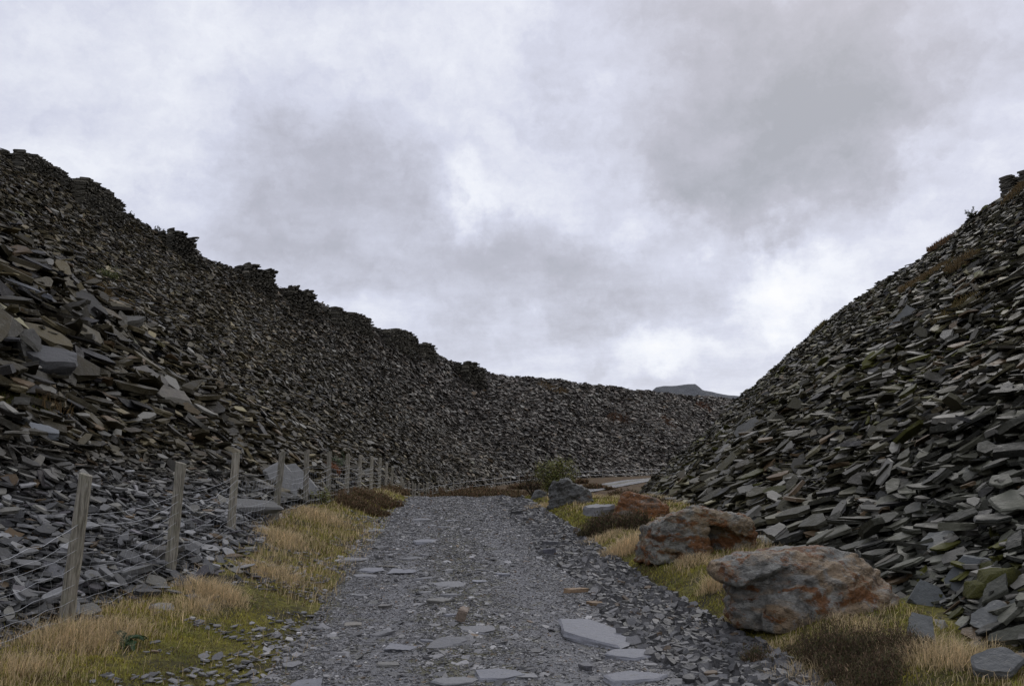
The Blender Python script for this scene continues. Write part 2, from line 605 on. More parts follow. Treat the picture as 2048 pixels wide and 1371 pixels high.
# ------------------------------------------------------------------ the two tips and the far hill
def resample(pts, n):
    p = np.array([tuple(q) for q in pts], float)
    s = np.arange(len(p))
    out = np.stack([np.interp(np.linspace(0, len(p) - 1, n), s, p[:, k]) for k in range(3)], 1)
    k = max(3, n // len(p)) | 1
    w = np.hanning(k + 2)[1:-1]; w /= w.sum()
    for c in range(3):
        ext = np.concatenate([2 * out[0, c] - out[k // 2:0:-1, c], out[:, c], 2 * out[-1, c] - out[-2:-k // 2 - 1:-1, c]])
        out[:, c] = np.convolve(ext, w, "valid")[:n]
    return out


def bank(name, toe, crest, side, n, m, prof, amp, back, seed, extra=None, bdir=None):
    T, C = resample(toe, n), resample(crest, n)
    u = np.linspace(0, 1, m)
    P = T[:, None, :] + (C - T)[:, None, :] * u[None, :, None]
    P[..., 2] = T[:, None, 2] + (C - T)[:, None, 2] * prof(u)[None, :]
    run = np.linalg.norm((C - T)[:, :2], axis=1)
    D = (C - T).copy(); D[:, 2] = 0; D /= np.linalg.norm(D, axis=1, keepdims=True)
    if extra is not None:
        P = extra(P, u, run)
    nz = fbm(P.reshape(-1, 3) * np.array([.28, .28, .28]), 5, seed).reshape(n, m)
    ramp_ = sstep(0, .12, u)[None, :]
    disp = amp * nz * ramp_
    P[..., 2] += disp * .8
    P[..., 0] -= D[:, None, 0] * disp * .6
    P[..., 1] -= D[:, None, 1] * disp * .6
    rows = [P]
    top = P[:, -1, :]
    for dist, dz in back:
        q = top + (D if bdir is None else np.array(bdir)[None]) * dist
        q[:, 2] += dz + .5 * fbm(q * .15, 3, seed + 5)
        rows.append(q[:, None, :])
    A = np.concatenate(rows, 1)
    if side < 0:
        A = A[::-1]
    return A, len(u)


def tz(x, y, d=.25):
    return (x, y, float(Gz(x, y)) - d)


def fx(y): return float(fence_x(y))


ltoe = [tz(fx(y) + o, y) for y, o in ((-12, .1), (0, .1), (5, .1), (7, .25), (8.2, .8), (9.5, 1.15), (11, 1.0), (13, .5), (18, -.2), (27, -.35), (34, -.4), (43, -.5), (52, -.5), (62, -.5))]
ltoe += [tz(-5.3, 70.5), tz(-.2, 86.4), tz(7.6, 98), tz(16, 107.5), tz(27, 117), tz(48, 127)]
lcrest = [(-37, -16, 20), (-35.5, -4, 20), (-34.5, 6, 20), (-33.3, 14, 20), (-32.4, 21, 20), (-31, 30, 20), (-30.2, 37, 20),
          unproj_z(0, 306, 20), unproj_z(220, 418, 20), unproj_z(380, 503, 19.7), unproj_z(540, 568, 19.2), unproj_z(730, 650, 18),
          unproj_z(960, 748, 16), unproj_z(1150, 768, 15.2), unproj_z(1290, 784, 15.1), unproj_z(1450, 800, 15.1), unproj_z(1700, 812, 15)]


def lextra(P, u, run):
    Y = P[..., 1]
    h = u[None, :] * run[:, None]
    P[..., 2] -= .42 * np.exp(-((h - 3.0) / 1.3) ** 2) * np.exp(-((Y - 8) / 5.5) ** 2)
    # gullies and spurs down the far face
    P[..., 2] += sstep(60, 100, Y) * .9 * np.sin(P[..., 0] * .28 + 1.1) * np.sin(math.pi * u)[None, :]
    return P


LB, Lm = bank("left", ltoe, lcrest, 1, 420, 110, lambda u: .82 * u + .18 * u * u, .75, [(2, -.05), (7, -.3), (20, -1.0), (50, -3), (120, -30)], 21, lextra)
left_tip = tag(link("slate_hillside", grid_mesh("left_tip", LB), M_BANK), "long dark slate waste tip rising on the left and closing the valley", "hillside", kind="structure")

rt = [(3.1, -8), (3.2, -2), (3.35, 3), (3.45, 5.5), (3.6, 7), (3.75, 11), (4.0, 15), (4.2, 20), (4.75, 27), (5.8, 36), (6.9, 46), (7.6, 53), (9.2, 57.5), (12, 60.5), (15.5, 62.7), (20, 64.2)]
rtoe = [tz(x, y, .3) for x, y in rt]
rcrest = [(26, -12, 16.2), (26, -4, 16.2), (26, 4, 16.2), (26, 10, 16.2), (26, 16, 16.2), (25.9, 23, 16.2), (25.9, 31, 16.1),
          unproj(2048, 372, 40), unproj(1985, 412, 43), unproj(1850, 512, 47), unproj(1735, 585, 51), unproj(1600, 698, 55), unproj(1540, 742, 57), unproj(1470, 800, 59), (17.4, 61, 4.6), (18.6, 62.6, 2.2), (20.5, 63.8, -.2)]
RB, Rm = bank("right", rtoe, rcrest, -1, 330, 100, lambda u: .88 * u + .12 * u * u, .55, [(1.5, -.05), (6, -.8), (16, -3), (40, -14), (60, -30)], 41, None, (.97, .2, 0))
right_tip = tag(link("slate_hillside", grid_mesh("right_tip", RB), M_BANK), "steep grey slate waste tip rising on the right", "hillside", kind="structure")

# far hill beyond the back tip
hx = np.linspace(-1, 1, 120); hy = np.linspace(-1, 1, 60)
HX, HY = np.meshgrid(hx, hy, indexing="ij")
pa = unproj(1360, 768, 520)
prof_px = np.array([(1160, 880), (1240, 830), (1290, 790), (1310, 772), (1330, 770), (1352, 769), (1375, 767), (1388, 768), (1402, 780), (1425, 783), (1450, 787), (1475, 790), (1520, 800), (1600, 830), (1700, 880)], float)
hpx = 1430 + 270 * HX
zc = np.array([unproj(a, b, 520).z for a, b in prof_px])
top = np.interp(hpx, prof_px[:, 0], zc)
Zh = -2 + (top + 2) * (1 - np.abs(HY) ** 1.3)
HP = np.stack([(hpx - 1024) / F * 525, 520 + HY * 110, Zh], -1)
HP[..., 2] += fbm(HP.reshape(-1, 3) * .045, 5, 61).reshape(Zh.shape) * 2.2 * (1 - np.abs(HY))
mh, nth, bsh = new_mat("far_slate_haze")
gh = G_(nth); ph = gh.pos()
gh.set(bsh.inputs["Base Color"], gh.mix(gh.noise(gh.pos((1, 1, 2)), .22, 8, .75), (.02, .025, .034), (.17, .18, .19)))  # bluish slate tone with the slight distance haze painted in
bsh.inputs["Roughness"].default_value = .9
gh.set(bsh.inputs["Normal"], gh.bump(gh.noise(ph, .3, 8, .75), 3.0))
tag(link("hill", grid_mesh("hill", HP), mh), "distant slate hill, blue-grey with painted haze, above the back tip", "hill", kind="structure")

# ray casting against the land
def bvh_of(*objs):
    V, Fc = [], []
    for o in objs:
        me = o.data
        off = len(V)
        V += [v.co.copy() for v in me.vertices]
        Fc += [[off + i for i in p.vertices] for p in me.polygons]
    return BVHTree.FromPolygons(V, Fc)


LAND = bvh_of(ground, track, left_tip, right_tip)


def hit(px, py):
    r = ray(px, py).normalized()
    loc, nor, _, dist = LAND.ray_cast(EYE, r)
    k = 0
    while loc is None and k < 60:            # just above the skyline: take the crest itself
        k += 1
        loc, nor, _, dist = LAND.ray_cast(EYE, ray(px, py + 3 * k).normalized())
    if nor.z < 0: nor = -nor
    return loc, nor


# ------------------------------------------------------------------ scree
def slate_cols(P, bank_):
    n = len(P)
    v = np.exp(rng.normal(-.1, .72, n))
    hue = fbm(P * .12, 3, 71)
    if bank_ == "left":
        base = np.array([.041, .034, .0185])[None] * v[:, None]
        foot = sstep(20, 13, P[:, 1]) * sstep(2.2, 1.0, P[:, 2] + .5 * hue)
        base = base * (1 - foot[:, None]) + foot[:, None] * np.array([.105, .105, .104])[None] * v[:, None]
        far = sstep(55, 110, P[:, 1])
        base = base * (1 - far[:, None]) + far[:, None] * np.array([.060, .052, .043])[None] * v[:, None]
    else:
        base = np.array([.042, .038, .0215])[None] * v[:, None]
        foot = sstep(17, 7, P[:, 1]) * sstep(4.0, 1.5, P[:, 2])
        base = base * (1 - foot[:, None]) + foot[:, None] * np.array([.054, .055, .043])[None] * v[:, None]
    base *= ((1 + .35 * hue) * (1 + .6 * fbm(P * np.array([.05, .05, .09]), 3, 79)))[:, None]
    r = rng.random(n)
    tan_ = r < .03
    base[tan_] = np.array([.13, .09, .05]) * rng.uniform(.6, 1.1, (tan_.sum(), 1))
    pur = (r > .12) & (r < .2)
    base[pur] *= np.array([1.02, .95, 1.02])
    pale = (r > .2) & (r < .275)
    base[pale] = np.array([.185, .178, .155]) * rng.uniform(.6, 1.35, (pale.sum(), 1))  # some slates paler: highlights on sky-lit tops put into their colour
    moss_p = .05 + .1 * (hue > .15)
    if bank_ == "right":
        ms = (r > .90) & (fbm(P * .35, 2, 77) > .0)
        base[ms] = np.array([.075, .075, .016]) * rng.uniform(.6, 1.3, (ms.sum(), 1))
    return np.clip(base, .010, .28)


def scree(A, Lm, bank_, size_fn, cov, pxmin, updir):
    n, m, _ = A.shape
    m2 = min(m, Lm + 2)
    a, b, c, d = A[:-1, :m2 - 1], A[1:, :m2 - 1], A[1:, 1:m2], A[:-1, 1:m2]
    cen = (a + b + c + d) / 4
    nr = np.cross(c - a, d - b)
    area = .5 * np.linalg.norm(nr, axis=-1)
    nr = nr / np.maximum(np.linalg.norm(nr, axis=-1, keepdims=True), 1e-9)
    nr *= np.sign(nr[..., 2:3] + 1e-9)
    C = cen.reshape(-1, 3); Nn = nr.reshape(-1, 3); ar = area.ravel()
    px, py, dep = project(C)
    vis = (dep > .3) & (px > -700) & (px < 2750) & (py > -500) & (py < 2000)
    dist = np.linalg.norm(C - np.array(EYE), axis=1)
    vis &= dist > 1.6
    facing = ((np.array(EYE) - C) * Nn).sum(1) / dist
    vis &= facing > -.25
    sz = np.maximum(size_fn(C), pxmin * dist / 797)
    lam = np.where(vis, ar * cov / (.42 * sz ** 2), 0)
    cnt = rng.poisson(lam)
    idx = np.repeat(np.arange(len(C)), cnt)
    U, W = rng.random(len(idx)), rng.random(len(idx))
    fa, fb, fc, fd = (q.reshape(-1, 3)[idx] for q in (a, b, c, d))
    P = fa * ((1 - U) * (1 - W))[:, None] + fb * (U * (1 - W))[:, None] + fc * (U * W)[:, None] + fd * ((1 - U) * W)[:, None]
    s = sz[idx] * np.exp(rng.normal(-.28, .6, len(idx)))
    s = np.minimum(s, sz[idx] * 2.4)
    ns = Nn[idx]
    up = np.array([0, 0, 1.0])
    w = rng.uniform(*updir, len(idx))[:, None]
    nn = ns * (1 - w) + up * w + rng.normal(0, .22, (len(idx), 3))
    odd = (rng.random(len(idx)) < .07) & (s < sz[idx] * 1.1)
    nn[odd] = ns[odd] * .35 + rng.normal(0, .8, (odd.sum(), 3))
    down = ns * ns[:, 2:3] - up
    down *= -1 * np.sign(1)
    tt = rng.normal(0, .7, (len(idx), 3)) + 0.9 * down * np.sign(rng.normal(.6, 1, (len(idx), 1)))
    nn, tt = frame(nn, tt)
    asp = rng.uniform(.3, .75, len(idx))
    aa, bb = s * .58, s * .58 * asp
    th = s * rng.uniform(.045, .17, len(idx))
    P = P + ns * (rng.uniform(-.15, .55, len(idx)) * s + .04)[:, None]
    return dict(P=P, n=nn, t=tt, a=aa, b=bb, th=th, ns=ns, s=s, col=slate_cols(P, bank_))


def lsize(C):
    u = C[:, 2] - fence_z(C[:, 1])
    Y = C[:, 1]
    s = np.full(len(C), .185)
    near = sstep(34, 18, Y)
    band = near * sstep(1.2, 2.6, u) * sstep(9.5, 6.0, u)
    s = s + .22 * band
    foot = sstep(19, 13, Y) * sstep(1.7, .8, u)
    s = s * (1 - foot) + .095 * foot
    s *= (1 + .45 * fbm(C * .22, 3, 33))
    s = s + .12 * sstep(60, 120, Y)
    return np.maximum(s, .09)


def rsize(C):
    u = C[:, 2] - Gz(C[:, 0], C[:, 1])
    Y = C[:, 1]
    s = np.full(len(C), .165) + .05 * sstep(12, 5, u)
    s *= (1 + .4 * fbm(C * .25, 3, 35))
    return np.maximum(s, .1)


def emit(S, sel, name, mat, label, cat, K=7):
    V, L, ln, nv = slab_geo(S["P"][sel], S["n"][sel], S["t"][sel], S["a"][sel], S["b"][sel], S["th"][sel], K)
    me = mesh_np(name, V, L, ln, np.repeat(S["col"][sel], nv, 0))
    return tag(link(name, me, mat), label, cat, kind="stuff")


def rich_slab(seed):
    """one broken slate plate, unit long: angular outline, splintered layered edge, slightly stepped cleavage face"""
    r = random.Random(seed)
    bm = bmesh.new()
    asp = r.uniform(.42, .8)
    nc = r.choice((4, 4, 5, 5, 6))
    a0 = r.uniform(0, 6.28)
    cor = []
    for i in range(nc):
        a = a0 + (i + r.uniform(-.3, .3)) / nc * 2 * math.pi
        f = r.uniform(.40, .60)
        cor.append((math.cos(a) * f, math.sin(a) * f * asp))
    out = []
    for i in range(nc):
        (x0, y0), (x1, y1) = cor[i], cor[(i + 1) % nc]
        m = max(2, int(math.hypot(x1 - x0, y1 - y0) / .09))
        bow = r.uniform(-.02, .045)
        for k in range(m):
            t = k / m
            nx, ny = (y1 - y0), -(x1 - x0)
            b = bow * math.sin(math.pi * t) + (r.uniform(-.02, .02) if k else 0)
            out.append((x0 + (x1 - x0) * t + nx * b, y0 + (y1 - y0) * t + ny * b))
    K = len(out)
    wedge = (r.uniform(-.5, .5), r.uniform(-.5, .5))
    rings = []
    nl = r.choice((3, 4, 5))
    shear = (r.uniform(-.06, .06), r.uniform(-.06, .06))
    f = .96
    for l in range(nl + 1):
        z = -.5 + l / nl
        f = f + r.uniform(-.05, .05) if l < nl else .95
        f = min(max(f, .86), 1.02)
        ph = r.uniform(0, 6.28)
        ring = []
        for i, (x, y) in enumerate(out):
            g = f * (1 + .035 * math.sin(i * 6.28 / K * 2 + ph) + r.uniform(-.012, .012))
            ring.append(bm.verts.new((x * g + shear[0] * z, y * g + shear[1] * z, z + (wedge[0] * x + wedge[1] * y) * z + r.uniform(-.05, .05))))
        rings.append(ring)
    st = r.uniform(0, 6.28)
    for f2 in (.62, .3):
        rings.append([bm.verts.new((x * f2 + shear[0] * .5, y * f2 + shear[1] * .5,
                      .5 + (wedge[0] * x + wedge[1] * y) * f2 * .5 + .04 * math.sin(5 * x * f2 + st))) for i, (x, y) in enumerate(out)])
    for q in range(len(rings) - 1):
        for i in range(K):
            j = (i + 1) % K
            bm.faces.new((rings[q][i], rings[q][j], rings[q + 1][j], rings[q + 1][i]))
    bm.faces.new(rings[-1])
    bm.faces.new(list(reversed(rings[0])))
    bm.normal_update()
    me = bpy.data.meshes.new("slate_plate")
    bm.to_mesh(me)
    bm.free()
    me.materials.append(M_SLAB)
    return me


PROTO = [rich_slab(100 + i) for i in range(18)]


def slab_obj(name, loc, n, t, L, W, T, colr, label, group=None, proto=None, cat="slate"):
    n = Vector(n).normalized(); t = Vector(t); t = (t - n * t.dot(n)).normalized(); s = n.cross(t)
    me = PROTO[proto if proto is not None else random.randrange(len(PROTO))]
    o = bpy.data.objects.new(name, me)
    COL.objects.link(o)
    M = Matrix((t, s, n)).transposed().to_4x4()
    M.translation = loc
    M = M @ Matrix.Diagonal((L, W / .62, T, 1))
    o.matrix_world = M
    o.color = (*colr, 1)
    return tag(o, label, cat, group)


LS = scree(LB, Lm, "left", lsize, 3.0, 1.75, (.15, .75))
RS = scree(RB[::-1], Rm, "right", rsize, 3.0, 1.75, (.1, .7))


def pick(S, count, ymax):
    px, py, dep = project(S["P"])
    pr = S["a"] / np.maximum(dep, .1)
    offn = ((S["P"] - np.array(EYE)) * 0).sum(1)
    ok = (S["a"] < .42) & (px > 0) & (px < 2048) & (py > 0) & (py < 1371) & (dep > 2.5) & (dep < ymax)
    order = np.argsort(-np.where(ok, pr, 0))[:count]
    return order, px, py


lsel, lpx, lpy = pick(LS, 140, 45)
rsel, rpx, rpy = pick(RS, 125, 45)


def individuals(S, sel, px, py, side):
    for i in sel:
        c = S["col"][i]
        lum = c.mean()
        tone = "tan" if c[0] > c[2] * 1.7 and c[0] > .11 else ("pale grey" if lum > .15 else ("dark" if lum < .07 else "grey"))
        if side == "left":
            zone = "among the small scree behind the nearest fence posts" if py[i] > 870 else ("high in the coarse heap above the fence" if py[i] < 640 else "in the coarse heap on the slope above the fence")
        else:
            zone = "at the foot of the right-hand slope beside the rusty boulders" if py[i] > 1050 else "on the right-hand slope above the boulders"
        slab_obj("slate_piece", S["P"][i], S["n"][i], S["t"][i], S["a"][i] * 1.75, S["b"][i] * 1.75, S["th"][i] * 1.15, c,
                 "large %s slate slab %s" % (tone, zone), "large %s slates %s" % (tone, zone))


individuals(LS, lsel, lpx, lpy, "left")
individuals(RS, rsel, rpx, rpy, "right")
mk = np.ones(len(LS["P"]), bool); mk[lsel] = False
emit(LS, mk, "slate_scree", M_SLATE, "loose slate waste covering the left tip and the closing back slope", "scree")
mk = np.ones(len(RS["P"]), bool); mk[rsel] = False
emit(RS, mk, "slate_scree", M_SLATE, "loose slate waste covering the steep right tip", "scree")
print("scree", len(LS["P"]), len(RS["P"]))

# ------------------------------------------------------------------ gravel and rubble
def scatter_ground(xf, area_box, dens_fn, n_try):
    pass


def stones(n_cells, fx_lo, fx_hi, size_fn, cov, y0, y1, pxmin, mask=None, flat=(.25, .6)):
    ys = np.geomspace(y0 + 1, y1 + 1, n_cells + 1) - 1
    out = []
    for k in range(n_cells):
        ya, yb = ys[k], ys[k + 1]
        ym = (ya + yb) / 2
        lo, hi = fx_lo(ym), fx_hi(ym)
        sz = max(size_fn, pxmin * ym / 797)
        nn = rng.poisson((hi - lo) * (yb - ya) * cov / (.5 * sz * sz))
        Y = rng.uniform(ya, yb, nn)
        X = fx_lo(Y) + (fx_hi(Y) - fx_lo(Y)) * rng.random(nn)
        s = sz * np.exp(rng.normal(0, .55, nn))
        s = np.minimum(s, sz * 2.4)
        out.append(np.stack([X, Y, s], 1))
    o = np.concatenate(out)
    if mask is not None:
        o = o[mask(o[:, 0], o[:, 1])]
    return o


def gravel_cols(n, lo=.085):
    c = np.array([.165, .163, .164])[None] * np.exp(rng.normal(0, .38, n))[:, None] * lo / .085
    r = rng.random(n)
    w = r < .02
    c[w] = np.array([.34, .335, .32]) * rng.uniform(.7, 1.1, (w.sum(), 1))
    w = (r > .02) & (r < .05)
    c[w] = np.array([.20, .145, .095]) * rng.uniform(.6, 1.1, (w.sum(), 1))
    w = (r > .05) & (r < .13)
    c[w] = np.array([.14, .138, .125])
    return c


def emit_stones(o, name, label, cat, thick, K, mat, cols=None, tilt=.2, dark=1.0, sink=0.0):
    n = len(o)
    nn = np.array([0, 0, 1.0]) + rng.normal(0, tilt, (n, 3))
    tt = rng.normal(0, 1, (n, 3))
    nn, tt = frame(nn, tt)
    s = o[:, 2]
    th = s * rng.uniform(*thick, n)
    P = np.stack([o[:, 0], o[:, 1], Gz(o[:, 0], o[:, 1]) + .014 + th * rng.uniform(-.2, .4, n) - sink * th], 1)
    S = dict(P=P, n=nn, t=tt, a=s * .6, b=s * .6 * rng.uniform(.45, .95, n), th=th, col=gravel_cols(n) * dark)
    return emit(S, slice(None), name, mat, label, cat, K)


rl = lambda y: road_c(y) - 1.7
rr = lambda y: road_c(y) + 1.8
def rutless(x, y, p):
    rx_ = x - road_c(y) + .25 * fbm2(x, y, .5, 3, 15)
    r_ = np.exp(-((rx_ - .75) / .36) ** 2) + np.exp(-((rx_ + .85) / .32) ** 2)
    return rng.random(len(x)) > r_ * p


g1 = stones(60, rl, rr, .013, .2, 4.6, 33, 1.0, lambda x, y: rutless(x, y, .5))
emit_stones(g1, "gravel", "fine slate gravel spread over the track", "gravel", (.25, .6), 5, M_GRAVEL)
g2 = stones(40, lambda y: rl(y) - .25, rr, .052, .19, 4.6, 33, 1.9, lambda x, y: fbm2(x, y, .8, 3, 91) + .5 * np.exp(-((x - road_c(y) + .2) / .7) ** 2) > -.05)
g2 = g2[rutless(g2[:, 0], g2[:, 1], .65)]
emit_stones(g2, "flat_gravel", "scattered flat slate chips lying on the track", "gravel", (.06, .2), 7, M_GRAVEL, sink=.25, dark=1.15)
g3 = stones(50, lambda y: rr(y) - .35 - .1 * np.sin(y), lambda y: rr(y) + .78, .044, .95, 4.6, 31, 1.9)
emit_stones(g3, "rubble", "loose slate rubble washed along the right edge of the track", "rubble", (.28, .75), 7, M_GRAVEL, tilt=.3, dark=.62)
g4 = stones(30, lambda y: rl(y) - 1.0, lambda y: rl(y) + .15, .036, .14, 4.6, 22, 1.6, lambda x, y: fbm2(x, y, 1.1, 3, 93) > -.12)
emit_stones(g4, "verge_chips", "small slates scattered in the moss beside the left of the track", "gravel", (.06, .22), 7, M_GRAVEL, sink=.2)
print("stones", len(g1), len(g2), len(g3), len(g4))

# ------------------------------------------------------------------ slabs that can be told apart
GREY, BLUE, TANC = (.23, .231, .238), (.235, .24, .262), (.27, .19, .12)


def road_slab(px, py, L, W, T, yaw, colr, label, tilt=(0, 0), proto=None, lift=.25, name="slate_piece", cat="slate"):
    loc, nor = hit(px, py)
    n = Vector((tilt[0], tilt[1], 1))
    if name == 'slate_piece' and T < .07: W *= 1.7; T *= .8
    t = (math.cos(yaw), math.sin(yaw), 0)
    return slab_obj(name, loc + Vector((0, 0, T * lift)), n, t, L, W, T, colr, label, None, proto, cat)


road_slab(1182, 1266, 1.35, .27, .06, -1.2, BLUE, "long blue-grey slate slab bedded at the right of the track below the tan stones", proto=3)
road_slab(1252, 1312, .46, .17, .05, -.05, BLUE, "narrow blue-grey slate at the rubble edge, just below the long slab", proto=5)
road_slab(1262, 1360, .56, .22, .05, .05, BLUE, "broad pale slate cut by the bottom edge of the picture, right of centre", proto=9)
road_slab(992, 1352, .40, .24, .04, .1, BLUE, "broad pale flat slate in the middle of the track at the very front", proto=7)
road_slab(905, 1366, .36, .16, .04, .2, GREY, "flat grey slate at the front left of the broad pale slate", proto=2)
road_slab(803, 1297, .32, .17, .04, -.4, BLUE, "pointed blue-grey slate left of the track centre near the front", proto=1)
road_slab(775, 1330, .22, .09, .04, -.6, (.22, .215, .2), "thin pale slate sliver below the pointed blue-grey slate", proto=4)
road_slab(582, 1332, .18, .12, .04, .1, GREY, "flat grey slate on the mossy left edge of the track at the front", proto=6)
road_slab(742, 1061, .56, .6, .04, .0, (.2, .21, .22), "rounded pale slate on the moss at the left edge of the track", proto=7)
road_slab(690, 1121, .72, .34, .05, .1, GREY, "wide thin slate half bedded in the left verge below the rounded pale slate", proto=9)
road_slab(808, 1143, .48, .42, .04, -.2, BLUE, "pointed flat slate in the left wheel rut", proto=1)
road_slab(738, 1141, .40, .22, .04, .1, BLUE, "flat slate just left of the pointed slate in the wheel rut", proto=5)
road_slab(848, 1084, .42, .36, .06, -.3, BLUE, "tilted blue-grey slate in the middle distance of the track", proto=3)
road_slab(838, 1040, .60, .30, .05, .0, GREY, "long flat slate across the mossy centre strip near the crest", proto=9)
road_slab(768, 1214, .26, .15, .05, -.2, (.21, .2, .19), "pale tan-grey flat stone left of the standing stone", proto=8)
road_slab(878, 1203, .30, .13, .05, .05, (.21, .205, .19), "pale lumpy stone lying above the standing tan stone", proto=10)
road_slab(1004, 1150, .22, .12, .05, -.1, BLUE, "flat blue-grey slate in the right wheel rut", proto=2)
road_slab(1148, 1184, .34, .13, .07, .12, TANC, "long tan stone in the rubble beside the track", proto=4)
road_slab(1192, 1209, .24, .11, .06, .0, (.2, .14, .085), "brown flat stone in the rubble right below the long tan stone", proto=11)
road_slab(1100, 1093, .36, .2, .14, .1, (.12, .12, .13), "chunky grey slate block on the rubble at the right of the track", proto=12)
road_slab(1098, 1110, .28, .2, .14, -.3, (.1, .1, .115), "darker slate block just below the chunky grey block in the rubble", proto=13)
road_slab(1035, 1030, .4, .2, .16, .2, (.06, .06, .06), "small dark stone at the rubble edge near the crest", proto=14)
road_slab(925, 1243, .15, .11, .13, .4, (.24, .19, .15), "small tan stone standing upright in the middle of the track", tilt=(.35, -.15), proto=15, lift=.5, name="standing_stone", cat="stone")
road_slab(1170, 1336, .13, .09, .06, .4, (.16, .16, .17), "grey chip at the bottom right of the track centre", proto=6)
# flat slates trodden flush into the track
fr = np.random.default_rng(77)
k = 0
while k < 46:
    Yq = 4.9 + 21 * fr.random() ** 1.3
    e = fr.normal(-.45, .75)
    if abs(e) > 1.65 or abs(e - .8) < .25: continue
    Xq = float(road_c(Yq)) + e
    L_ = fr.uniform(.13, .34) * (1 + Yq / 40)
    cc = fr.choice([0, 0, 0, 1, 2])
    base_c = np.array([GREY, BLUE, (.23, .215, .19)][cc]) * fr.uniform(.8, 1.15)
    slab_obj("slate_piece", Vector((Xq, Yq, float(Gz(Xq, Yq)) + .018)), (fr.normal(0, .05), fr.normal(0, .05), 1), (1, fr.normal(0, .6), 0), L_, L_ * fr.uniform(.4, .8), fr.uniform(.02, .04),
             tuple(base_c), "flat %s slate trodden into the %s of the track" % (("grey", "blue-grey", "pale tan-grey")[cc], "near part" if Yq < 10 else "far half"),
             "flat %s slates trodden into the %s of the track" % (("grey", "blue-grey", "pale tan-grey")[cc], "near part" if Yq < 10 else "far half"))
    k += 1
# slates by the fence
loc, nor = hit(562, 1000)
slab_obj("leaning_slate", loc + Vector((-.05, .1, .38)), (.25, -.9, .45), (.35, 0, -1), 1.5, .8, .1, (.24, .24, .232), "tall pale slate slab leaning behind the fourth fence post", None, 9)
loc, nor = hit(592, 992)
slab_obj("leaning_slate", loc + Vector((-.05, .1, .3)), (.3, -.8, .5), (.55, 0, -.8), 1.3, .62, .1, (.24, .24, .232), "shorter pale slate leaning right of the tall leaning slab", None, 3)
loc, nor = hit(462, 1022)
slab_obj("long_slate", loc + Vector((0, 0, .1)), (.12, -.25, 1), (1, .2, -.25), 1.55, .42, .12, (.15, .148, .14), "long flat slate slab lying behind the third fence post", None, 5)
loc, nor = hit(272, 1112)
slab_obj("long_slate", loc + Vector((0, 0, .06)), (.05, -.2, 1), (1, .05, -.05), 1.0, .3, .08, (.10, .095, .085), "long dark slate lying level left of the second fence post", None, 9)
loc, nor = hit(110, 1165)
slab_obj("slate_piece", loc + Vector((0, 0, .04)), (.35, -.35, .8), (.7, .1, -.6), .55, .25, .12, (.13, .13, .135), "tilted square-edged slate block left of the nearest post", None, 12)
loc, nor = hit(220, 1163)
slab_obj("slate_piece", loc + Vector((0, 0, .05)), (-.1, -.2, 1), (1, .5, .25), .7, .24, .07, (.15, .15, .145), "slanting slate slab between the two nearest posts", None, 4)
# big slabs on the left heap
for (px, py, L, W, T, n, t, c, lab, pr) in [
    (168, 622, 1.25, .75, .2, (.55, -.65, .55), (.5, .2, -.8), (.12, .115, .105), "upright broad grey block standing out of the left heap", 12),
    (236, 655, 1.3, .5, .28, (.35, -.55, .75), (.75, .3, .55), (.16, .155, .14), "stubby squared slate bar jutting up to the right on the left heap", 9),
    (36, 720, .85, .45, .3, (.8, -.5, .3), (-.1, .1, -1), (.16, .155, .14), "upright squared slate block near the left edge on the heap", 12),
    (78, 742, 1.0, .6, .28, (.3, -.4, .85), (1, .3, -.3), (.105, .105, .105), "blue-topped slate block right of the upright block near the left edge", 5),
    (20, 578, 1.7, .8, .1, (.35, -.1, .9), (1, .2, -.35), (.10, .105, .115), "smooth blue-grey slate high at the left edge of the picture", 7),
    (285, 775, 1.0, .6, .2, (.5, -.45, .7), (.8, 0, -.6), (.15, .14, .125), "pale broken slate in the middle of the left heap", 3),
    (335, 815, .95, .6, .2, (.45, -.5, .75), (.8, .2, -.5), (.17, .155, .13), "pale tan-grey slate cluster piece at the lower right of the left heap", 10),
    (60, 885, .55, .35, .1, (.2, -.35, .9), (1, 0, -.2), (.17, .18, .19), "blue-grey square slate on the bare scree patch at the left edge", 7),
]:
    loc, nor = hit(px, py)
    slab_obj("slate_piece", loc + nor * (.16 + T * .3), n, t, L, W, T, c, lab, None, pr)
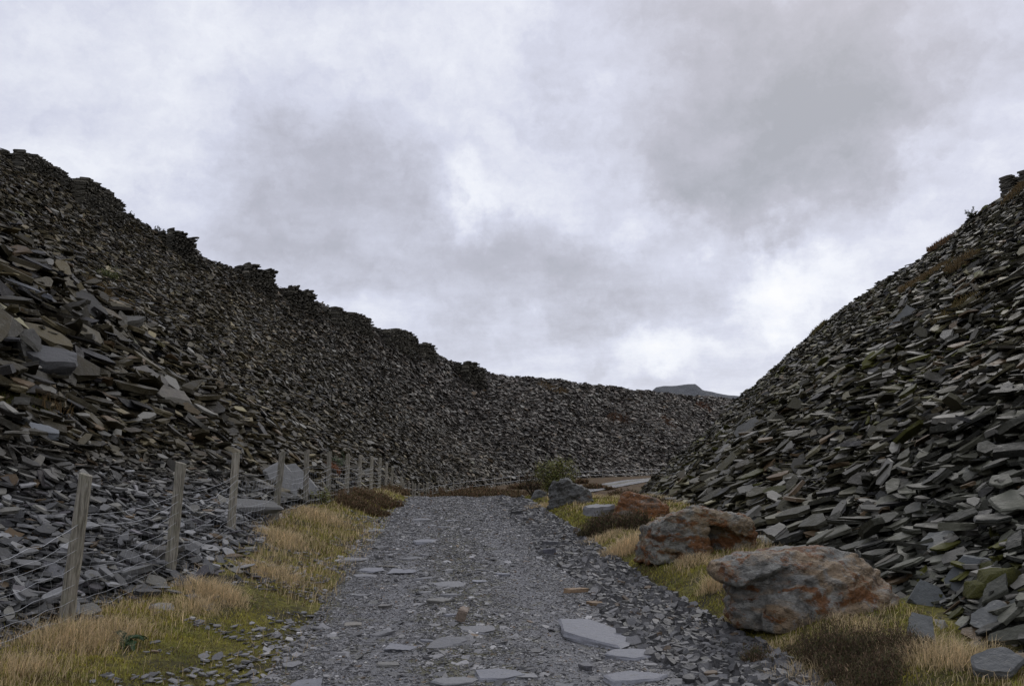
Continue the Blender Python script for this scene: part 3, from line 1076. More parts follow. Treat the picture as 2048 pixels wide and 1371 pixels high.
# big slabs on the right heap
for (px, py, L, W, T, n, t, c, lab, pr) in [
    (1888, 1108, .62, .36, .16, (-.25, -.35, .9), (.9, .1, .35), (.17, .175, .165), "thick pale block with a flat top in the right slope above the moss rocks", 9),
    (1855, 1208, .34, .36, .06, (-.45, -.8, .4), (.6, 0, -.5), (.13, .14, .14), "upright rounded slate plate at the foot of the right slope", 7),
    (2022, 1238, .42, .28, .08, (-.3, -.35, .85), (1, 0, .3), (.14, .15, .135), "large flat slate below the mossy rocks at the right edge", 1),
    (1985, 1262, .42, .26, .12, (-.4, -.4, .8), (1, .2, .5), (.14, .145, .14), "angular grey slate right of the upright plate at the slope foot", 12),
    (1950, 1165, .5, .3, .06, (-.5, -.6, .6), (.8, .2, .45), (.10, .108, .11), "dark bluish slate face behind the mossy rocks", 3),
    (1500, 868, 1.1, .7, .3, (-.5, -.6, .5), (1, 0, .3), (.15, .15, .14), "pale angular block low on the nose of the right slope", 12),
    (1806, 645, 1.3, .8, .2, (-.6, -.65, .4), (.8, .1, .55), (.14, .145, .14), "large leaf-shaped grey slate high on the right slope", 1),
    (1665, 890, .9, .4, .14, (-.4, -.5, .7), (1, .1, .45), (.15, .15, .135), "long slanting pale slate in the middle of the right slope", 4),
    (1850, 1290, .26, .26, .12, (-.2, -.5, .8), (1, 0, .1), (.13, .135, .13), "blocky grey stone in the grass where the right slope ends", 15),
    (1990, 1350, .36, .2, .06, (-.2, -.4, .85), (1, .05, .1), (.12, .125, .125), "wide grey slate in the bottom right corner", 5),
]:
    loc, nor = hit(px, py)
    slab_obj("slate_piece", loc + nor * (.05 + T * .3), n, t, L, W, T, c, lab, None, pr)

# ------------------------------------------------------------------ boulders
def hull_mesh(lumps, vox, it=3):
    bm = bmesh.new()
    for pts in lumps:
        b2 = bmesh.new()
        for p in pts: b2.verts.new(p)
        bmesh.ops.convex_hull(b2, input=b2.verts[:])
        for v in [v for v in b2.verts if not v.link_faces]: b2.verts.remove(v)
        tmp = bpy.data.meshes.new("tmp"); b2.to_mesh(tmp); b2.free()
        bm.from_mesh(tmp); bpy.data.meshes.remove(tmp)
    me = bpy.data.meshes.new("boulder"); bm.to_mesh(me); bm.free()
    o = bpy.data.objects.new("tmp", me); COL.objects.link(o)
    r = o.modifiers.new("r", "REMESH"); r.mode = "VOXEL"; r.voxel_size = vox
    s = o.modifiers.new("s", "SMOOTH"); s.iterations = it; s.factor = .5
    dg = bpy.context.evaluated_depsgraph_get()
    res = bpy.data.meshes.new_from_object(o.evaluated_get(dg))
    bpy.data.objects.remove(o)
    return res


def boulder(name, loc, rz, lumps, vox, amp, seed, mat, label, cat="boulder", scale=1.0, dip=28, it=1):
    me = hull_mesh(lumps, vox, it)
    n = len(me.vertices)
    co = np.empty(n * 3, np.float32); me.vertices.foreach_get("co", co); co = co.reshape(-1, 3).astype(float)
    no = np.empty(n * 3, np.float32); me.vertices.foreach_get("normal", no); no = no.reshape(-1, 3)
    rb = np.random.default_rng(seed + 50)
    ctr = co.mean(0)
    for _ in range(48):                      # broken flat facets
        nv = rb.normal(0, 1, 3); nv[2] = abs(nv[2]) * .8; nv /= np.linalg.norm(nv)
        pr = (co - ctr) @ nv
        hcut = pr.max() * rb.uniform(.88, 1.0)
        co -= np.maximum(pr - hcut, 0)[:, None] * nv[None] * .92
    a = math.radians(dip)
    R = np.array([[math.cos(a), 0, -math.sin(a)], [0, 1, 0], [math.sin(a), 0, math.cos(a)]])
    q = co @ R
    strata = fbm(q * np.array([1.6, 1.6, 9.0]), 4, seed)
    rid = 1 - np.abs(fbm(co * 3.2, 4, seed + 9))
    sw = (q[:, 2] * 7 + .8 * fbm(co * 2, 3, seed + 1)) % 1.0
    d = amp * (.55 * fbm(co * 2.1, 3, seed + 3) + .5 * strata + .45 * (rid - .75) + .22 * (sstep(.0, .85, sw) * sstep(1, .9, sw) - .5) + .4 * fbm(co * 16, 3, seed + 5))
    co += no * d[:, None]
    co *= np.array(scale)
    me.vertices.foreach_set("co", co.astype(np.float32).ravel())
    me.polygons.foreach_set("use_smooth", np.ones(len(me.polygons), bool))
    me.update()
    me.materials.clear(); me.materials.append(mat)
    o = link(name, me)
    o.location = loc
    o.rotation_euler = (0, 0, rz)
    return tag(o, label, cat)


MB1 = mat_boulder("rusty_boulder", .62, (.34, .33, .29), 1.1, (.30, .205, .11))
MB2 = mat_boulder("rusty_overhang", .75, (.30, .29, .245), 1.1, (.25, .18, .095))
MB3 = mat_boulder("orange_boulder", 1.0, (.2, .16, .12), 1.15, (.28, .15, .075))
MB4 = mat_boulder("dark_boulder", .2, (.23, .23, .215), .9, (.09, .085, .07))
l1, _ = hit(1615, 1232)
A1 = [(-.86, -.15, .40), (-.84, .25, .60), (-.72, -.3, .64), (-.66, -.36, .36), (-.35, -.42, .70), (0, -.3, .66), (0, .4, .74), (-.8, .3, .42), (-.45, -.1, .28), (-.1, .0, .2), (-.62, -.3, .42)]
D1 = [(-.66, -.18, -.15), (-.70, -.15, .3), (-.66, -.2, .42), (-.2, -.3, .42), (-.2, -.3, -.15), (-.6, .4, -.15), (-.6, .4, .4), (-.2, .4, .4)]
B1 = [(-.5, .05, -.15), (-.5, .4, -.15), (-.42, .1, .45), (-.40, -.38, .20), (-.46, -.32, -.15), (.93, -.2, -.15), (.9, -.15, .10), (.76, 0, .38), (.5, .1, .64), (.26, .1, .73), (0, .1, .66), (-.3, .15, .72), (.5, -.55, -.15), (0, -.62, -.15), (.05, -.5, .15), (.2, .6, .6), (.7, .6, .3), (.8, .6, -.15), (-.5, .6, -.15), (-.12, -.35, .62), (-.42, -.4, -.15)]
boulder("boulder", l1 + Vector((.1, .3, 0)), 0.0, [A1, B1, D1], .02, .085, 3, MB1, "biggest grey and rust-streaked boulder in front, undercut at its left end", scale=(1.12, 1.1, .84))
l2, _ = hit(1400, 1112)
A2 = [(-.9, -.1, .35), (-.92, 0, -.1), (-.78, -.2, .5), (-.36, -.3, .62), (-.05, -.25, .66), (.12, -.3, .55), (.15, -.45, -.1), (-.6, -.4, -.1), (-.9, .5, -.1), (-.7, .5, .5), (.1, .5, .65), (.3, .5, -.1), (-.3, -.5, .25), (.2, -.2, .3)]
B2 = [(-.1, -.3, .55), (0, -.2, .68), (.4, -.25, .60), (.9, -.3, .52), (.9, .3, .56), (0, .5, .68), (.35, -.22, .46), (.85, -.3, .24), (.1, .3, .4), (.8, .4, .3)]
C2 = [(.62, -.2, -.1), (.88, -.2, -.1), (.88, -.25, .4), (.5, -.12, .45), (.9, .4, -.1), (.85, .4, .4), (.1, .45, -.1), (.1, .5, .5), (.1, .08, -.1), (.1, .02, .5), (.35, .02, -.1)]
boulder("boulder", l2 + Vector((0, .3, 0)), 0.0, [A2, B2, C2], .02, .1, 8, MB2, "rust-patched boulder with a dark hollow under its right side, behind the biggest one", dip=-8)
l3, _ = hit(1288, 1040)
A3 = [(-.62, -.2, .2), (-.62, 0, -.15), (-.5, -.25, .48), (-.42, 0, .62), (0, -.1, .58), (.3, -.15, .48), (.55, -.2, .3), (.62, -.1, .1), (.6, 0, -.15), (-.4, -.5, -.15), (.3, -.5, -.15), (.5, .6, -.15), (-.5, .6, -.15), (-.3, .5, .55), (.3, .5, .4)]
boulder("boulder", l3 + Vector((0, .3, 0)), 0.0, [A3], .024, .08, 12, MB3, "orange-brown boulder behind the flat-topped slab", dip=-12)
l4, _ = hit(1146, 1008)
A4 = [(-.7, -.1, -.15), (-.68, 0, .6), (-.62, .1, .68), (-.45, -.1, .62), (-.4, -.2, -.15), (-.5, .4, .6), (-.6, .4, -.15)]
B4 = [(-.5, 0, .3), (-.35, 0, .66), (-.1, -.05, .72), (.1, -.1, .55), (.45, -.2, .4), (.62, -.15, .35), (.7, -.1, .05), (.7, 0, -.15), (-.4, .5, -.15), (.6, .5, -.15), (.5, .4, .38), (-.2, .4, .68), (-.4, -.1, -.15), (.4, -.3, -.15), (0, -.25, .3)]
boulder("boulder", l4 + Vector((0, .3, 0)), 0.0, [A4, B4], .024, .1, 17, MB4, "dark split boulder with white lichen near the crest of the track", dip=15)
l5, _ = hit(1078, 996)
boulder("boulder", l5, .3, [[(-.35, 0, -.1), (-.3, -.2, .2), (0, -.25, .32), (.3, -.1, .2), (.35, 0, -.1), (0, .4, -.1), (0, .3, .3), (-.2, -.3, -.1), (.2, -.3, -.1)]], .03, .03, 19, MB4, "small dark boulder left of the dark split boulder")
# flat-topped block
l6, _ = hit(1196, 1044)
slab_obj("flat_block", l6 + Vector((0, .25, .24)), (0, -.1, 1), (1, .05, 0), .82, .6, .2, (.2, .2, .205), "low block with a flat pale top half hidden by heather", None, 9, "slate block")
# moss-capped stones at the right edge
mm, ntm, bsm = new_mat("moss_cushion")
gmm = G_(ntm); pm = gmm.pos()
gmm.set(bsm.inputs["Base Color"], gmm.mix(gmm.noise(pm, 30, 5, .7), (.03, .032, .006), (.13, .125, .02)))
bsm.inputs["Roughness"].default_value = .95
gmm.set(bsm.inputs["Normal"], gmm.bump(gmm.noise(pm, 60, 5, .7), .03))
for (px, py, sx, lab) in [(2016, 1192, 1.0, "upper of two thick moss-covered stones at the right edge"), (1985, 1216, .75, "lower, smaller moss-covered stone at the right edge")]:
    lo, nor = hit(px, py)
    boulder("mossy_stone", lo + nor * .16, .3, [[(-.26 * sx, -.1, 0), (-.2 * sx, -.15, .09), (.1 * sx, -.16, .13), (.27 * sx, -.08, .06), (.26 * sx, 0, -.05), (-.24 * sx, 0, -.05), (0, .2, .1), (0, .2, -.05), (-.1 * sx, -.15, -.04), (.2 * sx, -.15, -.03)]], .012, .03, 23, mm, lab, "mossy stone", it=25)

# ------------------------------------------------------------------ dry-stone wall stubs on the skyline
def dry_wall(px0, py0, px1, py1, hpx, thick, label, depth=None, lean=.12, seed=0):
    r = np.random.default_rng(seed + 300)
    def crest_pt(px, py):
        for dy in range(14, 140, 3):
            lo, _n, _, ds = LAND.ray_cast(EYE, ray(px, py + dy).normalized())
            if lo is not None:
                return lo
    if not depth:
        a, b = crest_pt(px0, py0), crest_pt(px1, py1)
    else:
        a, b = unproj(px0, py0, depth), unproj(px1, py1, depth + 2)
    dd = (a.y + b.y) / 2
    h = (hpx * 1.35 + 5) * dd / F
    ax = Vector((b.x - a.x, (b.y - a.y), 0)); L = ax.length
    ax.normalize()
    nrm = Vector((ax.y, -ax.x, 0))
    P, nn, tt, A, B, T, Cc = [], [], [], [], [], [], []
    ch = max(.09, 1.3 * dd / 797)
    zlow = min(a.z, b.z) - 1.0
    z = zlow
    ztop0, ztop1 = a.z + h, b.z + h
    while z < max(ztop0, ztop1) + .3:
        c_h = ch * r.uniform(.7, 1.35)
        x = 0.0
        while x < L:
            w = ch * r.uniform(1.8, 5)
            f = min(1, (x + w / 2) / L)
            zt = ztop0 - .3 * (a.z - b.z) * f - (ch * 2 if math.sin(f * 7 + seed) > .6 else 0) + r.uniform(-.5, .25) * ch
            rag = 1 - .25 * max(0, (z - zlow) / (h + 1)) * lean * 4
            if z < zt and (f < 1 - lean * (z - b.z) / max(h, .1) * .25 * r.uniform(.3, 1.4)):
                zb = a.z + (b.z - a.z) * f - 1.2
                if z > zb:
                    for side in (0, 1):
                        off = (side - .5) * thick * .8 + r.uniform(-.04, .04)
                        p = a + ax * (x + w / 2) - nrm * (off - lean * (z - zb) * .5)
                        P.append((p.x, p.y, z)); A.append(w * .46); B.append(thick * .3); T.append(c_h * .95)
            x += w * .97
        z += c_h
    P = np.array(P); n = len(P)
    nn = np.array([0, 0, 1.0]) + r.normal(0, .06, (n, 3))
    tt = np.tile(np.array(ax)[None], (n, 1)) + r.normal(0, .1, (n, 3))
    nn, tt = frame(nn, tt)
    col = np.array([.075, .069, .054])[None] * np.exp(r.normal(0, .45, n))[:, None]
    o0 = Vector((float(P[:, 0].mean()), float(P[:, 1].mean()), float(P[:, 2].min())))
    V, Lp, ln, nv = slab_geo(P - np.array(o0), nn, tt, np.array(A), np.array(B), np.array(T), 6, r, .1)
    me = mesh_np("dry_stone_wall", V, Lp, ln, np.repeat(col, nv, 0))
    o = link("dry_stone_wall", me, M_SLATE)
    o.location = o0
    return tag(o, label, "stone wall", "ruined dry-stone wall stubs along the skyline")


dry_wall(8, 306, 112, 350, 18, 1.4, "longest and highest ruined dry-stone wall stub on the left skyline", lean=.25, seed=1)
dry_wall(128, 372, 218, 412, 24, 1.6, "blocky dry-stone stub with a broken right edge, second from the left on the skyline", lean=.2, seed=2)
dry_wall(322, 470, 376, 506, 15, 1.6, "low dry-stone stub below the two high ones on the left skyline", lean=.3, seed=3)
dry_wall(478, 538, 536, 568, 15, 1.8, "small square wall stub a third of the way along the skyline", lean=.2, seed=4)
dry_wall(565, 582, 622, 618, 14, 1.8, "thin ragged wall stub just right of the small square one", lean=.4, seed=5)
dry_wall(648, 618, 725, 652, 10, 2, "low long wall stub in the middle of the left skyline", lean=.4, seed=6)
dry_wall(757, 660, 816, 690, 13, 2.2, "square-topped wall stub with a sapling at its right side", lean=.15, seed=7)
dry_wall(830, 690, 858, 706, 12, 2, "narrow wall stub right of the square-topped one", lean=.2, seed=8)
dry_wall(915, 738, 958, 756, 17, 2.6, "last and farthest wall stub before the level back skyline", lean=.3, seed=9)
dry_wall(2028, 388, 2110, 390, 28, 1.2, "squared wall end on top of the right tip at the picture edge", depth=40.5, lean=.05, seed=10)

# ------------------------------------------------------------------ fence
def tube_geo(paths, rad, K=4):
    V, L, off = [], [], 0
    for pts, r in zip(paths, rad if hasattr(rad, "__len__") else [rad] * len(paths)):
        p = np.array(pts, float)
        m = len(p)
        tg = np.gradient(p, axis=0)
        tg /= np.maximum(np.linalg.norm(tg, axis=1, keepdims=True), 1e-9)
        ref = np.array([0, 0, 1.0]) if abs(tg[:, 2]).mean() < .8 else np.array([1.0, 0, 0])
        s = np.cross(tg, ref); s /= np.linalg.norm(s, axis=1, keepdims=True)
        w = np.cross(s, tg)
        rr_ = np.broadcast_to(np.asarray(r, float), (m,))
        a = np.arange(K) * 2 * np.pi / K
        ring = p[:, None] + rr_[:, None, None] * (np.cos(a)[None, :, None] * s[:, None] + np.sin(a)[None, :, None] * w[:, None])
        V.append(ring.reshape(-1, 3))
        i = np.arange(m - 1)[:, None] * K; k = np.arange(K)[None]; k2 = (k + 1) % K
        L.append((np.stack([i + k, i + k2, i + K + k2, i + K + k], -1) + off).reshape(-1, 4))
        off += m * K
    V = np.concatenate(V); L = np.concatenate(L)
    return V, L


posts = [(130, 1243, 172, 948, 6.93), (338, 1148, 362, 925, 9.0), (461, 1068, 472, 905, 12.2), (549, 1034, 565, 903, 14.8),
         (611, 1006, 614, 900, 17.4), (655, 998, 659, 903, 20), (693, 980, 696, 907, 22.6), (718, 973, 721, 910, 25.2), (742, 968, 744, 912, 27.8),
         (758, 966, 761, 915, 30.4), (771, 966, 774, 926, 33), (783, 970, 785, 934, 35.6), (803, 972, 803, 952, 39)]
ptop, pbase = [], []
for (bx, by, tx_, ty_, d) in posts:
    t = unproj(tx_, ty_, d)
    b = unproj(bx, by, d)
    b.z = float(Gz(b.x, b.y)) - .12
    ptop.append(t); pbase.append(b)
# farther posts follow the fence line round the foot of the back tip
s_acc, yy = 0.0, 39.0
prev = Vector((fx(39), 39, 0))
while yy < 112:
    yy += .05
    cur = Vector((fx(yy), yy, 0))
    s_acc += (cur - prev).length; prev = cur
    if s_acc > 2.5:
        s_acc = random.uniform(-.3, .3)
        z = float(Gz(cur.x, yy))
        pbase.append(Vector((cur.x, yy, z - .1)))
        ptop.append(Vector((cur.x + random.uniform(-.08, .08), yy + random.uniform(-.05, .05), z + random.uniform(1.1, 1.3))))
f_root = empty("wire_fence", pbase[0])
tag(f_root, "line of weathered round posts with sagging wire netting along the foot of the left tip", "fence")
O = Vector(pbase[0])
for i, (b, t) in enumerate(zip(pbase, ptop)):
    r0 = .058 if i < 13 else .05
    K = 14 if i < 8 else 8
    zs = np.linspace(0, 1, 12 if i < 8 else 4)
    pr = np.random.default_rng(900 + i)
    pts = [tuple(b + (t - b) * s) for s in zs]
    V, L = tube_geo([pts], [r0 * (1 + pr.uniform(-.05, .05, len(zs))) * np.linspace(1.08, .96, len(zs))], K)
    V[:, 0] += .006 * fbm(V * 9, 2, i); V[:, 1] += .006 * fbm(V * 9 + 5, 2, i)
    # closed, slightly domed and slanted top
    topring = np.arange(K) + (len(zs) - 1) * K
    V[topring, 2] += (V[topring, 0] - t.x) * pr.uniform(-.3, .3)
    V = np.concatenate([V, V[topring].mean(0, keepdims=True) + [[0, 0, .008]]])
    loops = list(L.ravel()); lens = [4] * len(L)
    for k in range(K):
        loops += [topring[k], topring[(k + 1) % K], len(V) - 1]; lens.append(3)
    me = mesh_np("post", V - np.array(O), loops, lens, smooth=False)
    link("post", me, M_WOOD, f_root)
# netting: runs between posts, slack, on the track side of the post
hs = [.06, .2, .34, .48, .62, .74, .86]
paths, rads = [], []
wr = np.random.default_rng(5)
nets = []
n_net = len(pbase)
hb = [.80, .82, .84, .84, .84, .84]          # the netting has slipped down on the nearest posts
for i in range(-1, n_net - 1):
    if i < 0:
        b0 = Vector((-3.55, 4.2, float(Gz(-3.55, 4.2)))); b1 = pbase[0]; k0, k1 = .62, hb[0]
    else:
        b0, b1 = pbase[i], pbase[i + 1]
        k0 = hb[i] if i < len(hb) else .84; k1 = hb[i + 1] if i + 1 < len(hb) else .84
    d = (b0 + b1).y / 2
    off = Vector((.07, -.02, 0.12))
    m = 13 if d < 30 else 4
    S = np.linspace(0, 1, m)
    bow = wr.uniform(-.05, .1)
    rows = []
    for hgt in hs:
        f0, f1 = hgt / .86 * k0, hgt / .86 * k1
        sag = (.02 + .10 * hgt / .86 * (1 if i < 5 else .3)) * wr.uniform(.6, 1.3)
        pts = np.array([np.array(b0 + (b1 - b0) * s + off) for s in S])
        pts[:, 2] += f0 + (f1 - f0) * S - sag * 4 * S * (1 - S)
        pts[:, 0] += bow * np.sin(S * np.pi) * hgt + wr.normal(0, .006, m)
        pts[:, 2] += wr.normal(0, .008, m)
        rows.append(pts)
        if d < 32 or hgt in (.86, .34):
            paths.append(pts); rads.append(max(.0016 if hgt < .8 else .0024, .00016 * d))
    if d < 26:
        for s in np.arange(.03, 1, .075 if d < 14 else .11):
            col_ = np.array([[np.interp(s + .02 * math.sin(q * 2 + i), S, rw[:, c]) for c in range(3)] for q, rw in enumerate(rows)])
            paths.append(col_); rads.append(max(.0010, .00012 * d))
    # plain line wire above the netting on the nearest stretches
    if 0 <= i < 9:
        pts = np.array([np.array(b0 + (b1 - b0) * s + off) for s in S]); pts[:, 2] += .08 + (k0 + (k1 - k0) * S) - .06 * 4 * S * (1 - S)
        paths.append(pts); rads.append(max(.002, .00012 * d))
V, L = tube_geo(paths, rads, 3)
link("wire_netting", mesh_np("wire_netting", V - np.array(O), L, np.full(len(L), 4), smooth=True), M_WIRE, f_root)

# ------------------------------------------------------------------ grass, moss, heather
def blades_geo(P, h, w, lean, r):
    n = len(P)
    az = r.uniform(0, 2 * np.pi, n)
    sx = np.stack([np.cos(az), np.sin(az), np.zeros(n)], 1)
    up = np.array([0, 0, 1.0])
    ln = lean if lean.ndim == 2 else lean
    b = P
    m_ = P + up * (h * .55)[:, None] + ln * (h * .22)[:, None]
    t_ = P + up * (h * (1 - .28 * np.minimum(1, np.linalg.norm(ln, axis=1))))[:, None] + ln * (h * .8)[:, None]
    V = np.stack([b - sx * w[:, None], b + sx * w[:, None], m_ + sx * (w * .75)[:, None], m_ - sx * (w * .75)[:, None], t_], 1).reshape(-1, 3)
    base = np.array([0, 1, 2, 3, 3, 2, 4])
    L = np.arange(n)[:, None] * 5 + base[None]
    return V, L, np.tile([4, 3], n), 5


def blade_mesh(name, P, h, w, lean, col, r):
    V, L, ln, nv = blades_geo(P, h, w, lean, r)
    return mesh_np(name, V, L, ln, np.repeat(col, nv, 0))


STRAW = np.array([.64, .50, .30]); MOSS = np.array([.37, .33, .065]); GREEN = np.array([.2, .215, .045]); RED = np.array([.13, .068, .035])


def verge_pts(side, dens_near, y0, y1, hpx):
    """random points on a verge, thinning with distance; returns X,Y,blade scale"""
    ys = np.geomspace(y0, y1, 70)
    out = []
    for ya, yb in zip(ys[:-1], ys[1:]):
        ym = (ya + yb) / 2
        sc = max(1, ym / 7.0)
        if side < 0:
            lo, hi = float(fence_x(ym)) - .25, float(road_c(ym)) - 1.55
        else:
            lo, hi = float(road_c(ym)) + 2.25, float(np.interp(ym, [q[1] for q in rt], [q[0] for q in rt])) + .15
        if hi <= lo: continue
        n = rng.poisson((hi - lo) * (yb - ya) * dens_near / sc ** 1.7)
        out.append(np.stack([rng.uniform(lo, hi, n), rng.uniform(ya, yb, n), np.full(n, sc)], 1))
    return np.concatenate(out)


def moss_patch(side):
    q = verge_pts(side, 4200, 4.4, 40, 1)
    x, y, sc = q.T
    if side < 0:
        edge = (road_c(y) - 1.6 - x)
        dens = sstep(-.05, .9, edge + .45 * fbm2(x, y, 1.1, 4, 101))
        # bare scree comes through the verge between the second and third posts
        bare = sstep(1.1, .8, x - fence_x(y)) * sstep(7.6, 8.4, y) * sstep(13.5, 12, y)
        dens = dens * (1 - bare)
    else:
        dens = sstep(-.15, .25, x - road_c(y) - 2.42 + .25 * fbm2(x, y, 1.2, 4, 102))
    keep = rng.random(len(x)) < dens * (.55 + .45 * (fbm2(x, y, 2.2, 3, 103) > -.25))
    x, y, sc = x[keep], y[keep], sc[keep]
    n = len(x)
    z = Gz(x, y)
    h = rng.uniform(.012, .04, n) * sc ** .6 * (1 + .9 * np.clip(fbm2(x, y, 1.7, 3, 104), -.5, 1))
    w = rng.uniform(.0018, .004, n) * sc
    a = fbm2(x, y, 1.5, 4, 105); b2 = fbm2(x, y, 5, 3, 106)
    m = sstep(-.3, .3, a + .5 * b2)[:, None]
    col = MOSS * m + GREEN * (1 - m)
    br = (rng.random(n) < .22 + .35 * (a < -.1))[:, None]
    col = np.where(br, np.array([.12, .085, .035]), col) * np.exp(rng.normal(0, .25, n))[:, None]
    return np.stack([x, y, z - .004], 1), h, w, rng.normal(0, .55, (n, 3)) * [1, 1, 0], col


def straw_patch(side):
    q = verge_pts(side, 1500, 4.4, 42, 1)
    x, y, sc = q.T
    f = fbm2(x, y, .8, 4, 111) + .4 * fbm2(x, y, 3, 3, 112)
    if side < 0:
        e = x - fence_x(y)
        dens = 1.2 * sstep(1.1, .2, e + .5 * f) * sstep(-.2, .15, f + .2) + .05
        dens *= 1 - .9 * sstep(7.8, 8.4, y) * sstep(14, 12, y) * sstep(1.1, .8, e)
        band = sstep(9, 10.5, y) * sstep(20, 16, y) * sstep(2.0, 1.2, e) * sstep(.4, .6, e)
        dens = np.clip(dens + .8 * band, 0, 1)
    else:
        e = x - road_c(y)
        dens = sstep(2.75, 3.5, e + .35 * f) * sstep(-.25, .2, f) + .02
        dens += .6 * sstep(2.7, 3.2, e) * sstep(6.6, 5.5, y)
    keep = rng.random(len(x)) < dens
    x, y, sc, f = x[keep], y[keep], sc[keep], f[keep]
    n = len(x)
    h = rng.uniform(.05, .16, n) * (1 + .5 * np.clip(f, -.5, 1)) * sc ** .25
    w = rng.uniform(.0011, .0024, n) * sc
    lean = (rng.normal(0, .5, (n, 3)) + np.array([.25, -.1, 0])) * [1, 1, 0]
    col = STRAW * np.exp(rng.normal(0, .28, n))[:, None]
    rd = rng.random(n) < .15
    col[rd] = np.array([.2, .115, .05]) * rng.uniform(.6, 1.1, (rd.sum(), 1))
    gr = rng.random(n) < .12
    col[gr] = MOSS
    return np.stack([x, y, Gz(x, y) - .01], 1), h, w, lean, col


for side, nm in ((-1, "left"), (1, "right")):
    P, h, w, ln, col = moss_patch(side)
    tag(link("moss", blade_mesh("moss", P, h, w, ln, col, rng), M_GRASS), "yellow-green moss and short turf on the %s verge of the track" % nm, "moss", kind="stuff")
    print("moss", len(P))
    P, h, w, ln, col = straw_patch(side)
    tag(link("grass", blade_mesh("grass", P, h, w, ln, col, rng), M_GRASS), "dry straw-coloured grass along the %s verge of the track" % nm, "grass", kind="stuff")
    print("straw", len(P))


def tussock(px, py, rad, hgt, n, label, colr=STRAW, green=.1, name="grass_tussock", cat="grass tussock", loc=None):
    if loc is None: loc, _ = hit(px, py)
    r = np.random.default_rng(abs(int(px * 7 + py)))
    rad = rad * 1.3; hgt = hgt * .85
    d = loc.y
    a = r.uniform(0, 2 * np.pi, n); q = rad * np.sqrt(r.random(n)) * (.55 + .45 * r.random(n))
    x, y = np.cos(a) * q, np.sin(a) * q
    zz = Gz(loc.x + x, loc.y + y) - loc.z if name == "grass_tussock" else 0 * x
    P = np.stack([x, y, zz - .01], 1)
    h = hgt * r.uniform(.25, 1.15, n) * (1.1 - .6 * (q / rad))
    out = np.stack([x, y, 0 * x], 1) / rad
    lean = out * .6 + r.normal(0, .6, (n, 3)) * [1, 1, 0] + np.array([.2, -.1, 0])
    w = r.uniform(.0011, .0024, n) * max(1, d / 7)
    col = colr * np.exp(r.normal(0, .28, n))[:, None]
    g = r.random(n) < green
    col[g] = np.array([.11, .115, .03])
    o = link(name, blade_mesh(name, P, h, w, lean, col, r), M_GRASS)
    o.location = loc
    return tag(o, label, cat)


tussock(150, 1282, .34, .26, 1500, "straw tussock growing round the foot of the nearest fence post")
tussock(235, 1262, .28, .2, 900, "low straw tussock right of the nearest post foot")
tussock(425, 1188, .36, .27, 1700, "tall straw tussock on the verge in front of the third post", green=.05)
tussock(385, 1215, .26, .2, 800, "short straw tussock left of and below the tall left one")
tussock(545, 1150, .38, .24, 1300, "straw tussock between the left verge moss and the scree")
tussock(560, 1080, .5, .28, 1500, "brown-straw tussock at the foot of the fourth post")
tussock(640, 1035, .6, .3, 1600, "broad straw tussock in front of the fifth and sixth posts")
tussock(1258, 1098, .42, .42, 1700, "tall bleached tussock left of the hollow boulder", green=.03)
tussock(1205, 1080, .4, .25, 900, "low straw tussock below the heather by the flat block")
tussock(1432, 1175, .2, .36, 700, "thin tall straw tuft at the left end of the biggest boulder")
tussock(1390, 1125, .34, .22, 900, "low straw tuft at the foot of the hollow boulder")
tussock(1080, 1015, .6, .25, 900, "pale straw tussock left of the dark split boulder")
tussock(1890, 1320, .34, .28, 1500, "straw tussock at the bottom right where the right slope begins")
tussock(1760, 1310, .34, .22, 1300, "straw tussock below the right end of the biggest boulder")
tussock(1655, 1350, .45, .22, 1300, "straw grass growing through the heather below the biggest boulder")
tussock(1560, 1300, .25, .16, 500, "short straw tuft at the left foot of the biggest boulder")
tussock(1478, 1236, .2, .16, 500, "low straw tuft under the undercut end of the biggest boulder")
tussock(1320, 1118, .25, .18, 500, "straw tuft at the left foot of the hollow boulder")
tussock(1700, 1252, .3, .15, 600, "low grass tuft along the front foot of the biggest boulder")
tussock(20, 1340, .3, .2, 900, "straw tussock in the bottom left corner")


